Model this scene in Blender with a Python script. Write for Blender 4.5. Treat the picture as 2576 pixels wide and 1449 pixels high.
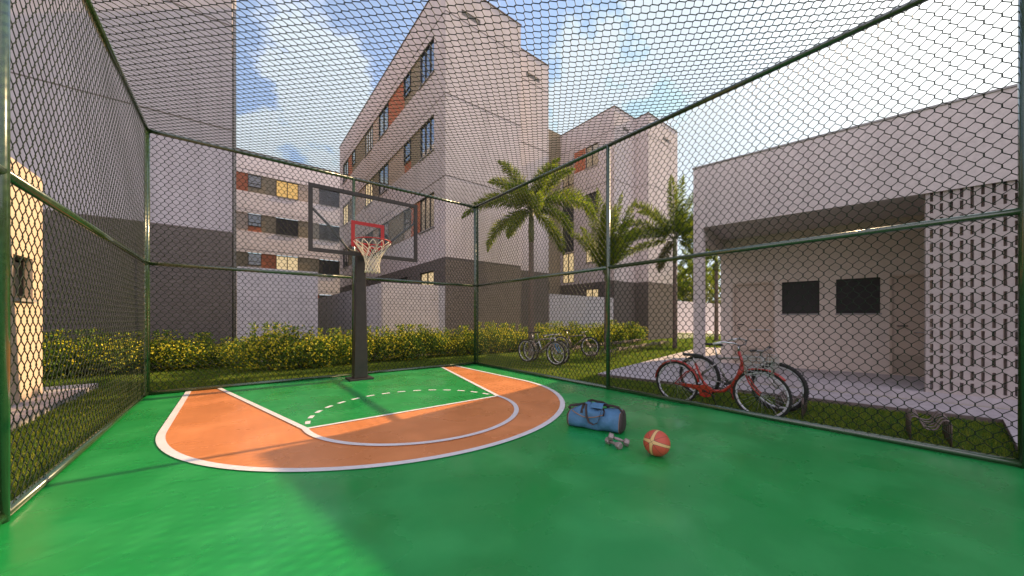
import bpy, math, random
import numpy as np
from mathutils import Vector, Matrix
R = math.radians
random.seed(7)
rng = np.random.default_rng(7)
for o in list(bpy.data.objects): bpy.data.objects.remove(o)
scene = bpy.context.scene
# ------------------------------------------------------------------ camera
cam = bpy.data.cameras.new('camera'); camo = bpy.data.objects.new('camera', cam)
scene.collection.objects.link(camo); scene.camera = camo
cam.sensor_width = 36; cam.lens = 875/2576*36
cam.shift_y = 77.2/2576
cam.clip_start = .05; cam.clip_end = 3000
camo.location = (0, 0, 1.3); camo.rotation_euler = (R(90), 0, R(-38.5))
# ------------------------------------------------------------------ world, sun, exposure
SUN_AZ, SUN_EL = -4.0, 30.7          # degrees from +X, above the horizon
world = bpy.data.worlds.new('World'); scene.world = world; world.use_nodes = True
nt = world.node_tree; nt.nodes.clear()
def N(t, typ, **kw):
    n = t.nodes.new(typ)
    for k, v in kw.items(): setattr(n, k, v)
    return n
def math_(t, op, a, b=None, c=None, clamp=False):
    n = t.nodes.new('ShaderNodeMath'); n.operation = op; n.use_clamp = clamp
    for i, v in enumerate((a, b, c)):
        if v is None: continue
        if isinstance(v, (int, float)): n.inputs[i].default_value = v
        else: t.links.new(v, n.inputs[i])
    return n.outputs[0]
sky = N(nt, 'ShaderNodeTexSky', sky_type='NISHITA'); sky.sun_disc = False
sky.sun_elevation = R(SUN_EL); sky.sun_rotation = R(90 - SUN_AZ)
sky.air_density = 1.0; sky.dust_density = .4; sky.ozone_density = 2.0
tc = N(nt, 'ShaderNodeTexCoord'); sep = N(nt, 'ShaderNodeSeparateXYZ')
nt.links.new(tc.outputs['Generated'], sep.inputs[0])
zz = math_(nt, 'ADD', math_(nt, 'MAXIMUM', sep.outputs[2], 0.0), .6)
cb = N(nt, 'ShaderNodeCombineXYZ')
nt.links.new(math_(nt, 'DIVIDE', sep.outputs[0], zz), cb.inputs[0])
nt.links.new(math_(nt, 'DIVIDE', sep.outputs[1], zz), cb.inputs[1])
no = N(nt, 'ShaderNodeTexNoise'); no.inputs['Scale'].default_value = 4.2
no.inputs['Detail'].default_value = 9; no.inputs['Roughness'].default_value = .6; no.inputs['Distortion'].default_value = .15
mp = N(nt, 'ShaderNodeMapping'); mp.inputs['Location'].default_value = (3.3, 1.4, 0)
nt.links.new(cb.outputs[0], mp.inputs[0]); nt.links.new(mp.outputs[0], no.inputs['Vector'])
rp = N(nt, 'ShaderNodeValToRGB'); rp.color_ramp.elements[0].position = .52; rp.color_ramp.elements[1].position = .65
cv = no.outputs['Fac']
for dvec, pw, am in (((.074, .916, .394), 26, .15), ((.634, .494, .60), 34, .11), ((.30, .62, .72), 14, -.12), ((.88, .36, .33), 26, .14)):
    q_ = N(nt, 'ShaderNodeVectorMath', operation='DOT_PRODUCT'); q_.inputs[1].default_value = Vector(dvec).normalized(); nt.links.new(tc.outputs['Generated'], q_.inputs[0])
    cv = math_(nt, 'ADD', cv, math_(nt, 'MULTIPLY', math_(nt, 'POWER', math_(nt, 'MAXIMUM', q_.outputs['Value'], 0.0), float(pw)), am))
nt.links.new(cv, rp.inputs[0])
# brightness of the air round the sun
sd = (math.cos(R(SUN_EL))*math.cos(R(SUN_AZ)), math.cos(R(SUN_EL))*math.sin(R(SUN_AZ)), math.sin(R(SUN_EL)))
vm = N(nt, 'ShaderNodeVectorMath', operation='DOT_PRODUCT'); vm.inputs[1].default_value = sd
nt.links.new(tc.outputs['Generated'], vm.inputs[0])
au = math_(nt, 'POWER', math_(nt, 'MAXIMUM', vm.outputs['Value'], 0.0), 9.0)
hi = math_(nt, 'POWER', math_(nt, 'MAXIMUM', vm.outputs['Value'], 0.0), 38.0)
cl = N(nt, 'ShaderNodeMixRGB', blend_type='MIX'); cl.inputs[1].default_value = (4.6, 5.0, 5.4, 1); cl.inputs[2].default_value = (6.6, 6.6, 6.8, 1)
nt.links.new(rp.outputs[0], cl.inputs[0])
cf = math_(nt, 'ADD', math_(nt, 'MULTIPLY', rp.outputs[0], .68), .26)
gain = N(nt, 'ShaderNodeMixRGB', blend_type='MULTIPLY'); gain.inputs[0].default_value = 1; gain.inputs[2].default_value = (.9, 1.0, 1.12, 1)
nt.links.new(sky.outputs[0], gain.inputs[1])
mx = N(nt, 'ShaderNodeMixRGB'); nt.links.new(cf, mx.inputs[0]); nt.links.new(gain.outputs[0], mx.inputs[1]); nt.links.new(cl.outputs[0], mx.inputs[2])
glow = N(nt, 'ShaderNodeMixRGB', blend_type='ADD'); glow.inputs[0].default_value = 1
gs = N(nt, 'ShaderNodeVectorMath', operation='SCALE'); gs.inputs[0].default_value = (1.0, .93, .8)
nt.links.new(math_(nt, 'ADD', math_(nt, 'MULTIPLY', au, .3), math_(nt, 'MULTIPLY', hi, 4.0)), gs.inputs['Scale'])
nt.links.new(gs.outputs[0], glow.inputs[2])
# warm brightness added to the unseen sky behind the viewer, to lift the walls
vb = N(nt, 'ShaderNodeVectorMath', operation='DOT_PRODUCT'); vb.inputs[1].default_value = (-.60, -.75, .28)
nt.links.new(tc.outputs['Generated'], vb.inputs[0])
bs_ = N(nt, 'ShaderNodeVectorMath', operation='SCALE'); bs_.inputs[0].default_value = (6.2, 4.6, 4.9)
nt.links.new(math_(nt, 'MULTIPLY', math_(nt, 'MAXIMUM', vb.outputs['Value'], 0.0), math_(nt, 'ADD', math_(nt, 'MULTIPLY', no.outputs['Fac'], .9), .35)), bs_.inputs['Scale'])
ad2 = N(nt, 'ShaderNodeMixRGB', blend_type='ADD'); ad2.inputs[0].default_value = 1
mn = N(nt, 'ShaderNodeVectorMath', operation='MINIMUM'); mn.inputs[1].default_value = (3.55, 4.0, 4.4)
nt.links.new(mx.outputs[0], mn.inputs[0]); nt.links.new(mn.outputs[0], ad2.inputs[1]); nt.links.new(bs_.outputs[0], ad2.inputs[2]); nt.links.new(ad2.outputs[0], glow.inputs[1])
bg = N(nt, 'ShaderNodeBackground'); bg.inputs['Strength'].default_value = .14
wo = N(nt, 'ShaderNodeOutputWorld'); nt.links.new(glow.outputs[0], bg.inputs[0]); nt.links.new(bg.outputs[0], wo.inputs[0])
sun = bpy.data.lights.new('sun', 'SUN'); sun.energy = 5.0; sun.angle = R(.5); sun.color = (1.0, .70, .38)
suno = bpy.data.objects.new('sun', sun); scene.collection.objects.link(suno); suno.location = (30, -2, 20)
suno.rotation_euler = Vector(sd).to_track_quat('Z', 'Y').to_euler()
scene.view_settings.view_transform = 'Standard'; scene.view_settings.look = 'None'
scene.view_settings.exposure = .74; scene.view_settings.gamma = 1
# ------------------------------------------------------------------ helpers
def tag(o, label=None, cat=None, group=None, kind=None):
    if label: o['label'] = label
    if cat: o['category'] = cat
    if group: o['group'] = group
    if kind: o['kind'] = kind
    return o
def empty(name, loc=(0, 0, 0), rz=0, parent=None):
    o = bpy.data.objects.new(name, None); scene.collection.objects.link(o)
    o.location = loc; o.rotation_euler = (0, 0, rz); o.empty_display_size = .2
    if parent: o.parent = parent
    return o
def copy_tree(o, parent=None):
    c = o.copy(); scene.collection.objects.link(c); c.parent = parent
    for ch in [x for x in bpy.data.objects if x.parent == o]: copy_tree(ch, c)
    return c
class MB:
    def __init__(s): s.v = []; s.f = []; s.smooth = False
    def add(s, vs, fs):
        b = len(s.v); s.v.extend([tuple(v) for v in vs]); s.f.extend([tuple(i+b for i in f) for f in fs])
    def box(s, x0, x1, y0, y1, z0, z1):
        s.add([(x, y, z) for z in (z0, z1) for y in (y0, y1) for x in (x0, x1)],
              [(0, 2, 3, 1), (4, 5, 7, 6), (0, 1, 5, 4), (2, 6, 7, 3), (0, 4, 6, 2), (1, 3, 7, 5)]); return s
    def quad(s, a, b, c, d): s.add([a, b, c, d], [(0, 1, 2, 3)]); return s
    def prism(s, pts, z0, z1):
        n = len(pts); s.add([(x, y, z0) for x, y in pts]+[(x, y, z1) for x, y in pts],
              [tuple(range(n))[::-1], tuple(range(n, 2*n))]+[(i, (i+1) % n, n+(i+1) % n, n+i) for i in range(n)]); return s
    def tube(s, pts, r, k=8, closed=False, flat=None):
        pts = [Vector(p) for p in pts]; n = len(pts); rs = r if isinstance(r, (list, tuple)) else [r]*n
        vs = []; prev = None
        for i, p in enumerate(pts):
            a = pts[(i-1) % n] if (i > 0 or closed) else p; b = pts[(i+1) % n] if (i < n-1 or closed) else p
            t = (b-a).normalized()
            if prev is None:
                prev = t.orthogonal().normalized() if abs(t.z) > .9 else t.cross(Vector((0, 0, 1))).normalized()
            prev = (prev-t*prev.dot(t)).normalized(); q = t.cross(prev)
            for j in range(k):
                an = 2*math.pi*j/k
                fx, fy = (1, 1) if flat is None else flat
                vs.append(p+prev*math.cos(an)*rs[i]*fx+q*math.sin(an)*rs[i]*fy)
        fs = []
        for i in range(n if closed else n-1):
            for j in range(k):
                a = i*k+j; b = i*k+(j+1) % k; c = ((i+1) % n)*k+(j+1) % k; d = ((i+1) % n)*k+j; fs.append((a, b, c, d))
        if not closed: fs += [tuple(range(k))[::-1], tuple((n-1)*k+j for j in range(k))]
        s.add(vs, fs); return s
    def lathe(s, prof, k=24, c=(0, 0, 0)):
        n = len(prof); vs = [(c[0]+r*math.cos(2*math.pi*j/k), c[1]+r*math.sin(2*math.pi*j/k), c[2]+z) for r, z in prof for j in range(k)]
        fs = [(i*k+j, i*k+(j+1) % k, (i+1)*k+(j+1) % k, (i+1)*k+j) for i in range(n-1) for j in range(k)]
        s.add(vs, fs); return s
    def build(s, name, mat, parent=None, smooth=False, bevel=0):
        me = bpy.data.meshes.new(name); me.from_pydata(s.v, [], s.f); me.update()
        o = bpy.data.objects.new(name, me); scene.collection.objects.link(o); me.materials.append(mat)
        if parent: o.parent = parent
        if smooth or s.smooth: me.shade_smooth()
        if bevel:
            m = o.modifiers.new('bevel', 'BEVEL'); m.width = bevel; m.segments = 2; m.limit_method = 'ANGLE'
        return o
def mesh_np(name, verts, faces, mat, parent=None, smooth=False):
    me = bpy.data.meshes.new(name); V = np.asarray(verts, np.float32).reshape(-1, 3); F = np.asarray(faces, np.int32)
    k = F.shape[1]; me.vertices.add(len(V)); me.vertices.foreach_set('co', V.ravel())
    me.loops.add(F.size); me.loops.foreach_set('vertex_index', F.ravel())
    me.polygons.add(len(F)); me.polygons.foreach_set('loop_start', np.arange(0, F.size, k, dtype=np.int32))
    me.update(calc_edges=True); me.validate()
    if smooth: me.shade_smooth()
    o = bpy.data.objects.new(name, me); scene.collection.objects.link(o); me.materials.append(mat)
    if parent: o.parent = parent
    return o
# ------------------------------------------------------------------ materials
def mat(name, col, rough=.6, metal=0, noise=None, bump=None, spec=.5, coat=0, emit=None, trans=0, streak=0):
    m = bpy.data.materials.new(name); m.use_nodes = True; t = m.node_tree; b = t.nodes['Principled BSDF']
    b.inputs['Base Color'].default_value = (*col, 1); b.inputs['Roughness'].default_value = rough
    b.inputs['Metallic'].default_value = metal; b.inputs['Specular IOR Level'].default_value = spec
    b.inputs['Coat Weight'].default_value = coat
    if trans: b.inputs['Subsurface Weight'].default_value = 0
    tc = t.nodes.new('ShaderNodeTexCoord'); co = tc.outputs['Object']
    base = None
    if noise:
        sc, amt = noise
        n = N(t, 'ShaderNodeTexNoise'); n.inputs['Scale'].default_value = sc; n.inputs['Detail'].default_value = 6; n.inputs['Roughness'].default_value = .65
        t.links.new(co, n.inputs['Vector'])
        mr = N(t, 'ShaderNodeMapRange'); mr.inputs['From Min'].default_value = .3; mr.inputs['From Max'].default_value = .7
        mr.inputs['To Min'].default_value = 1-amt; mr.inputs['To Max'].default_value = 1+amt; t.links.new(n.outputs['Fac'], mr.inputs[0])
        vs = N(t, 'ShaderNodeVectorMath', operation='SCALE'); vs.inputs[0].default_value = col
        val = mr.outputs[0]
        if streak:
            mpn = N(t, 'ShaderNodeMapping'); mpn.inputs['Scale'].default_value = (2.2, 2.2, .12); t.links.new(co, mpn.inputs[0])
            n2 = N(t, 'ShaderNodeTexNoise'); n2.inputs['Scale'].default_value = 1.5; n2.inputs['Detail'].default_value = 5; t.links.new(mpn.outputs[0], n2.inputs['Vector'])
            m2 = N(t, 'ShaderNodeMapRange'); m2.inputs['From Min'].default_value = .35; m2.inputs['From Max'].default_value = .7
            m2.inputs['To Min'].default_value = 1+streak*.4; m2.inputs['To Max'].default_value = 1-streak; t.links.new(n2.outputs['Fac'], m2.inputs[0])
            val = math_(t, 'MULTIPLY', val, m2.outputs[0])
        t.links.new(val, vs.inputs['Scale']); t.links.new(vs.outputs[0], b.inputs['Base Color'])
    if bump:
        sc, st, dist = bump
        n = N(t, 'ShaderNodeTexNoise'); n.inputs['Scale'].default_value = sc; n.inputs['Detail'].default_value = 4; n.inputs['Roughness'].default_value = .6
        t.links.new(co, n.inputs['Vector'])
        bp = N(t, 'ShaderNodeBump'); bp.inputs['Strength'].default_value = st; bp.inputs['Distance'].default_value = dist
        t.links.new(n.outputs['Fac'], bp.inputs['Height']); t.links.new(bp.outputs[0], b.inputs['Normal'])
    if emit: b.inputs['Emission Color'].default_value = (*emit[0], 1); b.inputs['Emission Strength'].default_value = emit[1]
    return m
def leafmat(name, cols, rough=.55, transl=.35, spec=.3):
    m = bpy.data.materials.new(name); m.use_nodes = True; t = m.node_tree; b = t.nodes['Principled BSDF']; out = t.nodes['Material Output']
    g = N(t, 'ShaderNodeNewGeometry'); r = N(t, 'ShaderNodeValToRGB'); e = r.color_ramp.elements
    e[0].color = (*cols[0], 1); e[1].color = (*cols[-1], 1); e[1].position = 1
    for i, c in enumerate(cols[1:-1]):
        k = e.new((i+1)/(len(cols)-1)); k.color = (*c, 1)
    t.links.new(g.outputs['Random Per Island'], r.inputs[0]); t.links.new(r.outputs[0], b.inputs['Base Color'])
    b.inputs['Roughness'].default_value = rough; b.inputs['Specular IOR Level'].default_value = spec
    tr = N(t, 'ShaderNodeBsdfTranslucent'); t.links.new(r.outputs[0], tr.inputs[0])
    mx = N(t, 'ShaderNodeMixShader'); mx.inputs[0].default_value = transl
    t.links.new(b.outputs[0], mx.inputs[1]); t.links.new(tr.outputs[0], mx.inputs[2]); t.links.new(mx.outputs[0], out.inputs[0])
    return m
def brickmat(name, col, mortar, axis='x', w=.4, h=.2):
    m = mat(name, col, .85); t = m.node_tree; b = t.nodes['Principled BSDF']
    tc = N(t, 'ShaderNodeTexCoord'); sp = N(t, 'ShaderNodeSeparateXYZ'); cm = N(t, 'ShaderNodeCombineXYZ')
    t.links.new(tc.outputs['Object'], sp.inputs[0]); t.links.new(sp.outputs[0 if axis == 'x' else 1], cm.inputs[0]); t.links.new(sp.outputs[2], cm.inputs[1])
    br = N(t, 'ShaderNodeTexBrick'); br.inputs['Scale'].default_value = 1; br.inputs['Brick Width'].default_value = w; br.inputs['Row Height'].default_value = h
    br.inputs['Mortar Size'].default_value = .006; br.inputs['Color1'].default_value = (*col, 1); br.inputs['Color2'].default_value = (*[c*.93 for c in col], 1)
    br.inputs['Mortar'].default_value = (*mortar, 1); t.links.new(cm.outputs[0], br.inputs['Vector'])
    n = N(t, 'ShaderNodeTexNoise'); n.inputs['Scale'].default_value = 3; n.inputs['Detail'].default_value = 7; t.links.new(tc.outputs['Object'], n.inputs['Vector'])
    mr = N(t, 'ShaderNodeMapRange'); mr.inputs['To Min'].default_value = .82; mr.inputs['To Max'].default_value = 1.15; t.links.new(n.outputs['Fac'], mr.inputs[0])
    vs = N(t, 'ShaderNodeVectorMath', operation='SCALE'); t.links.new(br.outputs['Color'], vs.inputs[0]); t.links.new(mr.outputs[0], vs.inputs['Scale'])
    t.links.new(vs.outputs[0], b.inputs['Base Color'])
    bp = N(t, 'ShaderNodeBump'); bp.inputs['Strength'].default_value = .5; bp.inputs['Distance'].default_value = .01; bp.invert = True
    t.links.new(br.outputs['Fac'], bp.inputs['Height']); t.links.new(bp.outputs[0], b.inputs['Normal'])
    return m
M = {}
M['stucco'] = mat('stucco', (.57, .50, .485), .9, noise=(1.3, .05), bump=(45, .35, .02), spec=.2, streak=.11)
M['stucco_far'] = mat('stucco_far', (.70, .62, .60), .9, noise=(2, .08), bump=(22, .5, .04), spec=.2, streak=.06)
M['stucco_shaded'] = mat('stucco_shaded', (.45, .405, .415), .9, noise=(1.3, .05), bump=(45, .5, .02), spec=.2, streak=.11)  # same stucco, darkened: the left block's shade is put into its colour
M['base_dark'] = mat('base_dark', (.15, .127, .115), .95, noise=(6, .12), bump=(14, .9, .06), spec=.15)
M['cream'] = mat('cream', (.60, .465, .37), .9, noise=(2, .06), bump=(60, .4, .01), spec=.2, streak=.05)
M['porch'] = mat('porch', (.58, .505, .48), .9, noise=(14, .12), bump=(70, .4, .008), spec=.2, streak=.05)
M['porch_in'] = mat('porch_in', (.70, .59, .52), .9, noise=(5, .08), bump=(70, .3, .006), spec=.2)
M['concrete'] = mat('concrete', (.42, .38, .39), .85, noise=(5, .18), bump=(60, .25, .005), spec=.3)
M['concrete_screen'] = mat('concrete_screen', (.43, .37, .345), .85, noise=(4, .1), bump=(40, .3, .005), spec=.2)
M['kerb'] = mat('kerb', (.17, .13, .12), .95, noise=(40, .3), bump=(80, .5, .01), spec=.2)
M['joint'] = mat('joint', (.16, .13, .12), .9)
M['terracotta'] = mat('terracotta', (.42, .15, .085), .9, noise=(3, .1), bump=(25, .5, .02), spec=.2)
M['olive'] = mat('olive', (.25, .21, .15), .9, noise=(3, .1), bump=(25, .5, .02), spec=.2)
M['beige'] = mat('beige', (.46, .37, .30), .9, noise=(3, .1), bump=(25, .5, .02), spec=.2)
M['frame'] = mat('window_frame', (.03, .025, .024), .5)
M['glass'] = mat('glass', (.035, .04, .05), .06, spec=.9, coat=.6)
M['glass_mirror'] = mat('glass_mirror', (.30, .33, .38), .04, metal=.85)
M['glass_warm'] = mat('glass_warm', (.45, .38, .26), .15, spec=.8, coat=.5)
M['board'] = mat('board', (.035, .03, .03), .75, noise=(3, .1))
M['lit_amber'] = mat('lit_amber', (.5, .36, .12), .5, emit=((1, .55, .14), .26))
M['lit_cream'] = mat('lit_cream', (.5, .45, .3), .5, emit=((1, .72, .36), .34))
M['door'] = mat('door', (.60, .47, .38), .55, noise=(2, .04))
M['metal_dark'] = mat('metal_dark', (.05, .045, .04), .4, metal=.7)
M['pipe'] = mat('pipe', (.30, .28, .27), .6)
M['green_pole'] = mat('green_pole', (.026, .060, .022), .24, noise=(12, .15), spec=.8, coat=.8)
M['green_wire'] = mat('green_wire', (.010, .022, .009), .5, spec=.25)
M['white_paint'] = mat('white_paint', (.70, .68, .68), .55, noise=(3, .06), bump=(120, .1, .002))
M['hoop_post'] = mat('hoop_post', (.032, .026, .022), .42, noise=(7, .25), spec=.5)
M['hoop_red'] = mat('hoop_red', (.42, .015, .015), .4)
M['rope'] = mat('rope', (.72, .66, .52), .8)
M['dumb'] = mat('dumb', (.30, .25, .235), .5, metal=.35, noise=(60, .15), bump=(90, .2, .002))
M['bag_blue'] = mat('bag_blue', (.066, .175, .31), .6, noise=(9, .14), bump=(9, .6, .03), spec=.35)
M['bag_dark'] = mat('bag_dark', (.045, .032, .030), .75, noise=(40, .2))
M['bag_trim'] = mat('bag_trim', (.30, .17, .10), .7)
M['rubber'] = mat('rubber', (.022, .020, .019), .7, bump=(90, .3, .004))
M['bike_red'] = mat('bike_red', (.42, .03, .018), .3, coat=.5)
M['bike_grey'] = mat('bike_grey', (.46, .43, .41), .35, metal=.25)
M['bike_brown'] = mat('bike_brown', (.27, .21, .18), .4, metal=.2)
M['bike_blue'] = mat('bike_blue', (.03, .18, .42), .35, coat=.4)
M['chrome'] = mat('chrome', (.62, .62, .64), .22, metal=1)
M['silver'] = mat('silver', (.55, .54, .53), .35, metal=.85)
M['black'] = mat('black', (.02, .02, .02), .5)
M['white'] = mat('white', (.6, .6, .62), .35)
M['rackm'] = mat('rack_steel', (.22, .17, .155), .45, metal=.6)
M['trunk'] = mat('trunk', (.15, .11, .09), .9, noise=(14, .25), bump=(20, .8, .02))
M['shaft'] = mat('shaft', (.12, .13, .05), .6, noise=(8, .2))
M['leaf_bush'] = leafmat('leaf_bush', [(.045, .11, .016), (.12, .22, .026), (.24, .34, .04)])
M['flower'] = leafmat('flower', [(.60, .46, .012), (.72, .66, .03), (.80, .74, .08)], transl=.3)
M['frond'] = leafmat('frond', [(.06, .12, .014), (.17, .25, .02), (.38, .40, .03)], transl=.55)
M['frond_dry'] = leafmat('frond_dry', [(.08, .06, .02), (.14, .12, .03), (.10, .12, .03)], transl=.35)
M['leaf_far'] = leafmat('leaf_far', [(.14, .17, .06), (.22, .24, .08), (.34, .32, .12)], transl=.5)
M['grass'] = leafmat('grass', [(.03, .105, .02), (.09, .19, .022), (.20, .28, .024), (.34, .33, .035)], transl=.45, rough=.6)
def groundmat():
    m = mat('lawn', (.06, .08, .02), .95, noise=(3, .25), bump=(60, .8, .04), spec=.1)
    t = m.node_tree; b = t.nodes['Principled BSDF']; tcn = N(t, 'ShaderNodeTexCoord')
    n = N(t, 'ShaderNodeTexNoise'); n.inputs['Scale'].default_value = 35; n.inputs['Detail'].default_value = 8; t.links.new(tcn.outputs['Object'], n.inputs['Vector'])
    r = N(t, 'ShaderNodeValToRGB'); r.color_ramp.elements[0].position = .35; r.color_ramp.elements[1].position = .65
    r.color_ramp.elements[0].color = (.025, .05, .010, 1); r.color_ramp.elements[1].color = (.13, .18, .025, 1)
    t.links.new(n.outputs['Fac'], r.inputs[0]); t.links.new(r.outputs[0], b.inputs['Base Color']); return m
M['lawn'] = groundmat()
def floormat(name, col, dark):
    m = mat(name, col, .3); t = m.node_tree; b = t.nodes['Principled BSDF']; tcn = N(t, 'ShaderNodeTexCoord'); co = tcn.outputs['Object']
    def nz(s, d, dist=0):
        n = N(t, 'ShaderNodeTexNoise'); n.inputs['Scale'].default_value = s; n.inputs['Detail'].default_value = d; n.inputs['Distortion'].default_value = dist; t.links.new(co, n.inputs['Vector']); return n.outputs['Fac']
    r = N(t, 'ShaderNodeValToRGB'); e = r.color_ramp.elements; e[0].position = .25; e[1].position = .75; e[0].color = (*dark, 1); e[1].color = (*col, 1)
    t.links.new(nz(1.1, 7, .15), r.inputs[0])
    r2 = N(t, 'ShaderNodeMapRange'); r2.inputs['From Min'].default_value = .48; r2.inputs['From Max'].default_value = .72; r2.inputs['To Min'].default_value = 0; r2.inputs['To Max'].default_value = .6
    t.links.new(nz(1.7, 9, .2), r2.inputs[0])
    mx = N(t, 'ShaderNodeMixRGB'); t.links.new(r2.outputs[0], mx.inputs[0]); t.links.new(r.outputs[0], mx.inputs[1]); mx.inputs[2].default_value = (*[min(1, c*1.25+.02) for c in col], 1)
    t.links.new(mx.outputs[0], b.inputs['Base Color'])
    rr = N(t, 'ShaderNodeMapRange'); rr.inputs['From Min'].default_value = .35; rr.inputs['From Max'].default_value = .7; rr.inputs['To Min'].default_value = .16; rr.inputs['To Max'].default_value = .46
    t.links.new(nz(1.3, 8, .2), rr.inputs[0]); t.links.new(rr.outputs[0], b.inputs['Roughness'])
    bp = N(t, 'ShaderNodeBump'); bp.inputs['Strength'].default_value = .10; bp.inputs['Distance'].default_value = .01
    t.links.new(nz(2.2, 4, 0), bp.inputs['Height']); t.links.new(bp.outputs[0], b.inputs['Normal'])
    b.inputs['Specular IOR Level'].default_value = .45
    return m
M['court_green'] = floormat('court_green', (.017, .30, .066), (.006, .235, .045))
M['court_orange'] = floormat('court_orange', (.68, .25, .085), (.64, .225, .075))
# ------------------------------------------------------------------ the setting: ground, court, paths
ZG = -.10
def struct(o): o['kind'] = 'structure'; return o
g = MB(); g.quad((-400, -400, ZG), (600, -400, ZG), (600, 600, ZG), (-400, 600, ZG)); struct(g.build('ground', M['lawn']))
X0, X1, Y0, Y1, YM, YN = -1.17, 5.37, -4.9, 8.45, 3.87, -.47
cf_ = MB(); cf_.box(X0-.06, X1+.06, Y0-.06, Y1+.06, ZG-.1, 0); struct(cf_.build('court', M['court_green']))
CX = 2.04
def arc(cx, cy, r, a0, a1, n): return [(cx+r*math.cos(R(a0+(a1-a0)*i/n)), cy+r*math.sin(R(a0+(a1-a0)*i/n))) for i in range(n+1)]
def sheet(name, pts, z, m):
    b = MB(); b.add([(x, y, z) for x, y in pts], [tuple(range(len(pts)))]); return struct(b.build(name, m))
def ribbon(mb, pts, w, z, closed=False):
    n = len(pts); L = []
    for i in range(n):
        a = Vector(pts[max(i-1, 0)]); b = Vector(pts[min(i+1, n-1)]); t = (b-a).normalized(); p = Vector(pts[i]); nrm = Vector((-t.y, t.x))
        if 0 < i < n-1:
            t1 = (Vector(pts[i])-a).normalized(); s_ = 1/max(.5, abs(t1.dot(t))); 
        else: s_ = 1
        L.append((p+nrm*w/2*s_, p-nrm*w/2*s_))
    for i in range(n-1):
        mb.quad((L[i][1].x, L[i][1].y, z), (L[i+1][1].x, L[i+1][1].y, z), (L[i+1][0].x, L[i+1][0].y, z), (L[i][0].x, L[i][0].y, z))
YC, RO = 5.61, 2.69
outer = [(CX-RO, Y1-.03)]+arc(CX, YC, RO, 180, 360, 72)+[(CX+RO, Y1-.03)]
sheet('painted_area', outer, .003, M['court_orange'])
YF = 4.71; RK = 1.40
keyp = [(CX-2.27, Y1-.03), (CX-RK, YF), (CX+RK, YF), (CX+2.27, Y1-.03)]
sheet('painted_key', keyp, .006, M['court_green'])
wl = MB()
ribbon(wl, outer, .075, .009)
ribbon(wl, [keyp[0], (CX-RK, YF)]+arc(CX, YF, RK, 183, 357, 48)+[(CX+RK, YF), keyp[3]], .065, .012)
ribbon(wl, [(CX-RK+.03, YF), (CX+RK-.03, YF)], .055, .0095)
for i in range(15):
    a = 11+158*i/14; ribbon(wl, arc(CX, YF, 1.36, a-2.9, a+2.9, 3), .058, .009)
struct(wl.build('court_line', M['white_paint']))
# ------------------------------------------------------------------ facade helpers
Z = Vector((0, 0, 1))
class Face:
    """a vertical wall plane: origin, direction along it, outward normal"""
    def __init__(s, o, u, n): s.o = Vector(o); s.u = Vector(u); s.n = Vector(n)
    def p(s, U, z, d=0): return s.o+s.u*U+Z*z+s.n*d
    def wall(s, mb, U0, U1, Z0, Z1, rects=(), dep=.1):
        us = sorted({U0, U1, *[r[0] for r in rects], *[r[1] for r in rects]}); zs = sorted({Z0, Z1, *[r[2] for r in rects], *[r[3] for r in rects]})
        flip = s.u.cross(Z).dot(s.n) < 0
        def q(a, b, c, d): mb.quad(*((d, c, b, a) if flip else (a, b, c, d)))
        for i in range(len(us)-1):
            for j in range(len(zs)-1):
                uc, zc = (us[i]+us[i+1])/2, (zs[j]+zs[j+1])/2
                if any(r[0] < uc < r[1] and r[2] < zc < r[3] for r in rects): continue
                q(s.p(us[i], zs[j]), s.p(us[i+1], zs[j]), s.p(us[i+1], zs[j+1]), s.p(us[i], zs[j+1]))
        for a, b, c, d in rects:
            for (p0, p1) in (((a, c), (b, c)), ((b, c), (b, d)), ((b, d), (a, d)), ((a, d), (a, c))):
                mb.quad(s.p(*p0), s.p(*p1), s.p(*p1, -dep), s.p(*p0, -dep))
    def box(s, mb, U0, U1, Z0, Z1, d0, d1):
        c = [s.p(U, z, d) for z in (Z0, Z1) for d in (d0, d1) for U in (U0, U1)]
        mb.add(c, [(0, 2, 3, 1), (4, 5, 7, 6), (0, 1, 5, 4), (2, 6, 7, 3), (0, 4, 6, 2), (1, 3, 7, 5)])
    def window(s, parent, U0, U1, Z0, Z1, glass, depth, mull=1, rail=False, sill=True, name='window'):
        f = MB(); t = .045; d0, d1 = -depth-.02, -depth+.05
        s.box(f, U0, U0+t, Z0, Z1, d0, d1); s.box(f, U1-t, U1, Z0, Z1, d0, d1)
        s.box(f, U0+t, U1-t, Z0, Z0+t, d0, d1); s.box(f, U0+t, U1-t, Z1-t, Z1, d0, d1)
        for k in range(mull):
            c = U0+(U1-U0)*(k+1)/(mull+1); s.box(f, c-.03, c+.03, Z0+t, Z1-t, d0+.01, d1-.01)
        if rail: s.box(f, U0+t, U1-t, Z0+(Z1-Z0)*.28, Z0+(Z1-Z0)*.28+.04, d0+.012, d1-.012)
        w = f.build(name, M['frame'], parent)
        g_ = MB(); s.box(g_, U0+t, U1-t, Z0+t, Z1-t, -depth-.012, -depth+.004); g_.build('pane', M[glass], w)
        if sill:
            k = MB(); s.box(k, U0-.04, U1+.04, Z0-.05, Z0-.002, -depth+.002, .05); k.build('sill', M['pipe'], w)
        return w
    def panel(s, parent, U0, U1, Z0, Z1, m, d=-.06):
        b = MB(); s.box(b, U0, U1, Z0, Z1, d-.03, d); return b.build('wall_panel', M[m], parent)
def joint_line(mb, F, U0, U1, z): F.box(mb, U0, U1, z-.018, z+.018, -.01, .006)
BANDS = [11.5, 8.3, 5.1]
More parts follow.
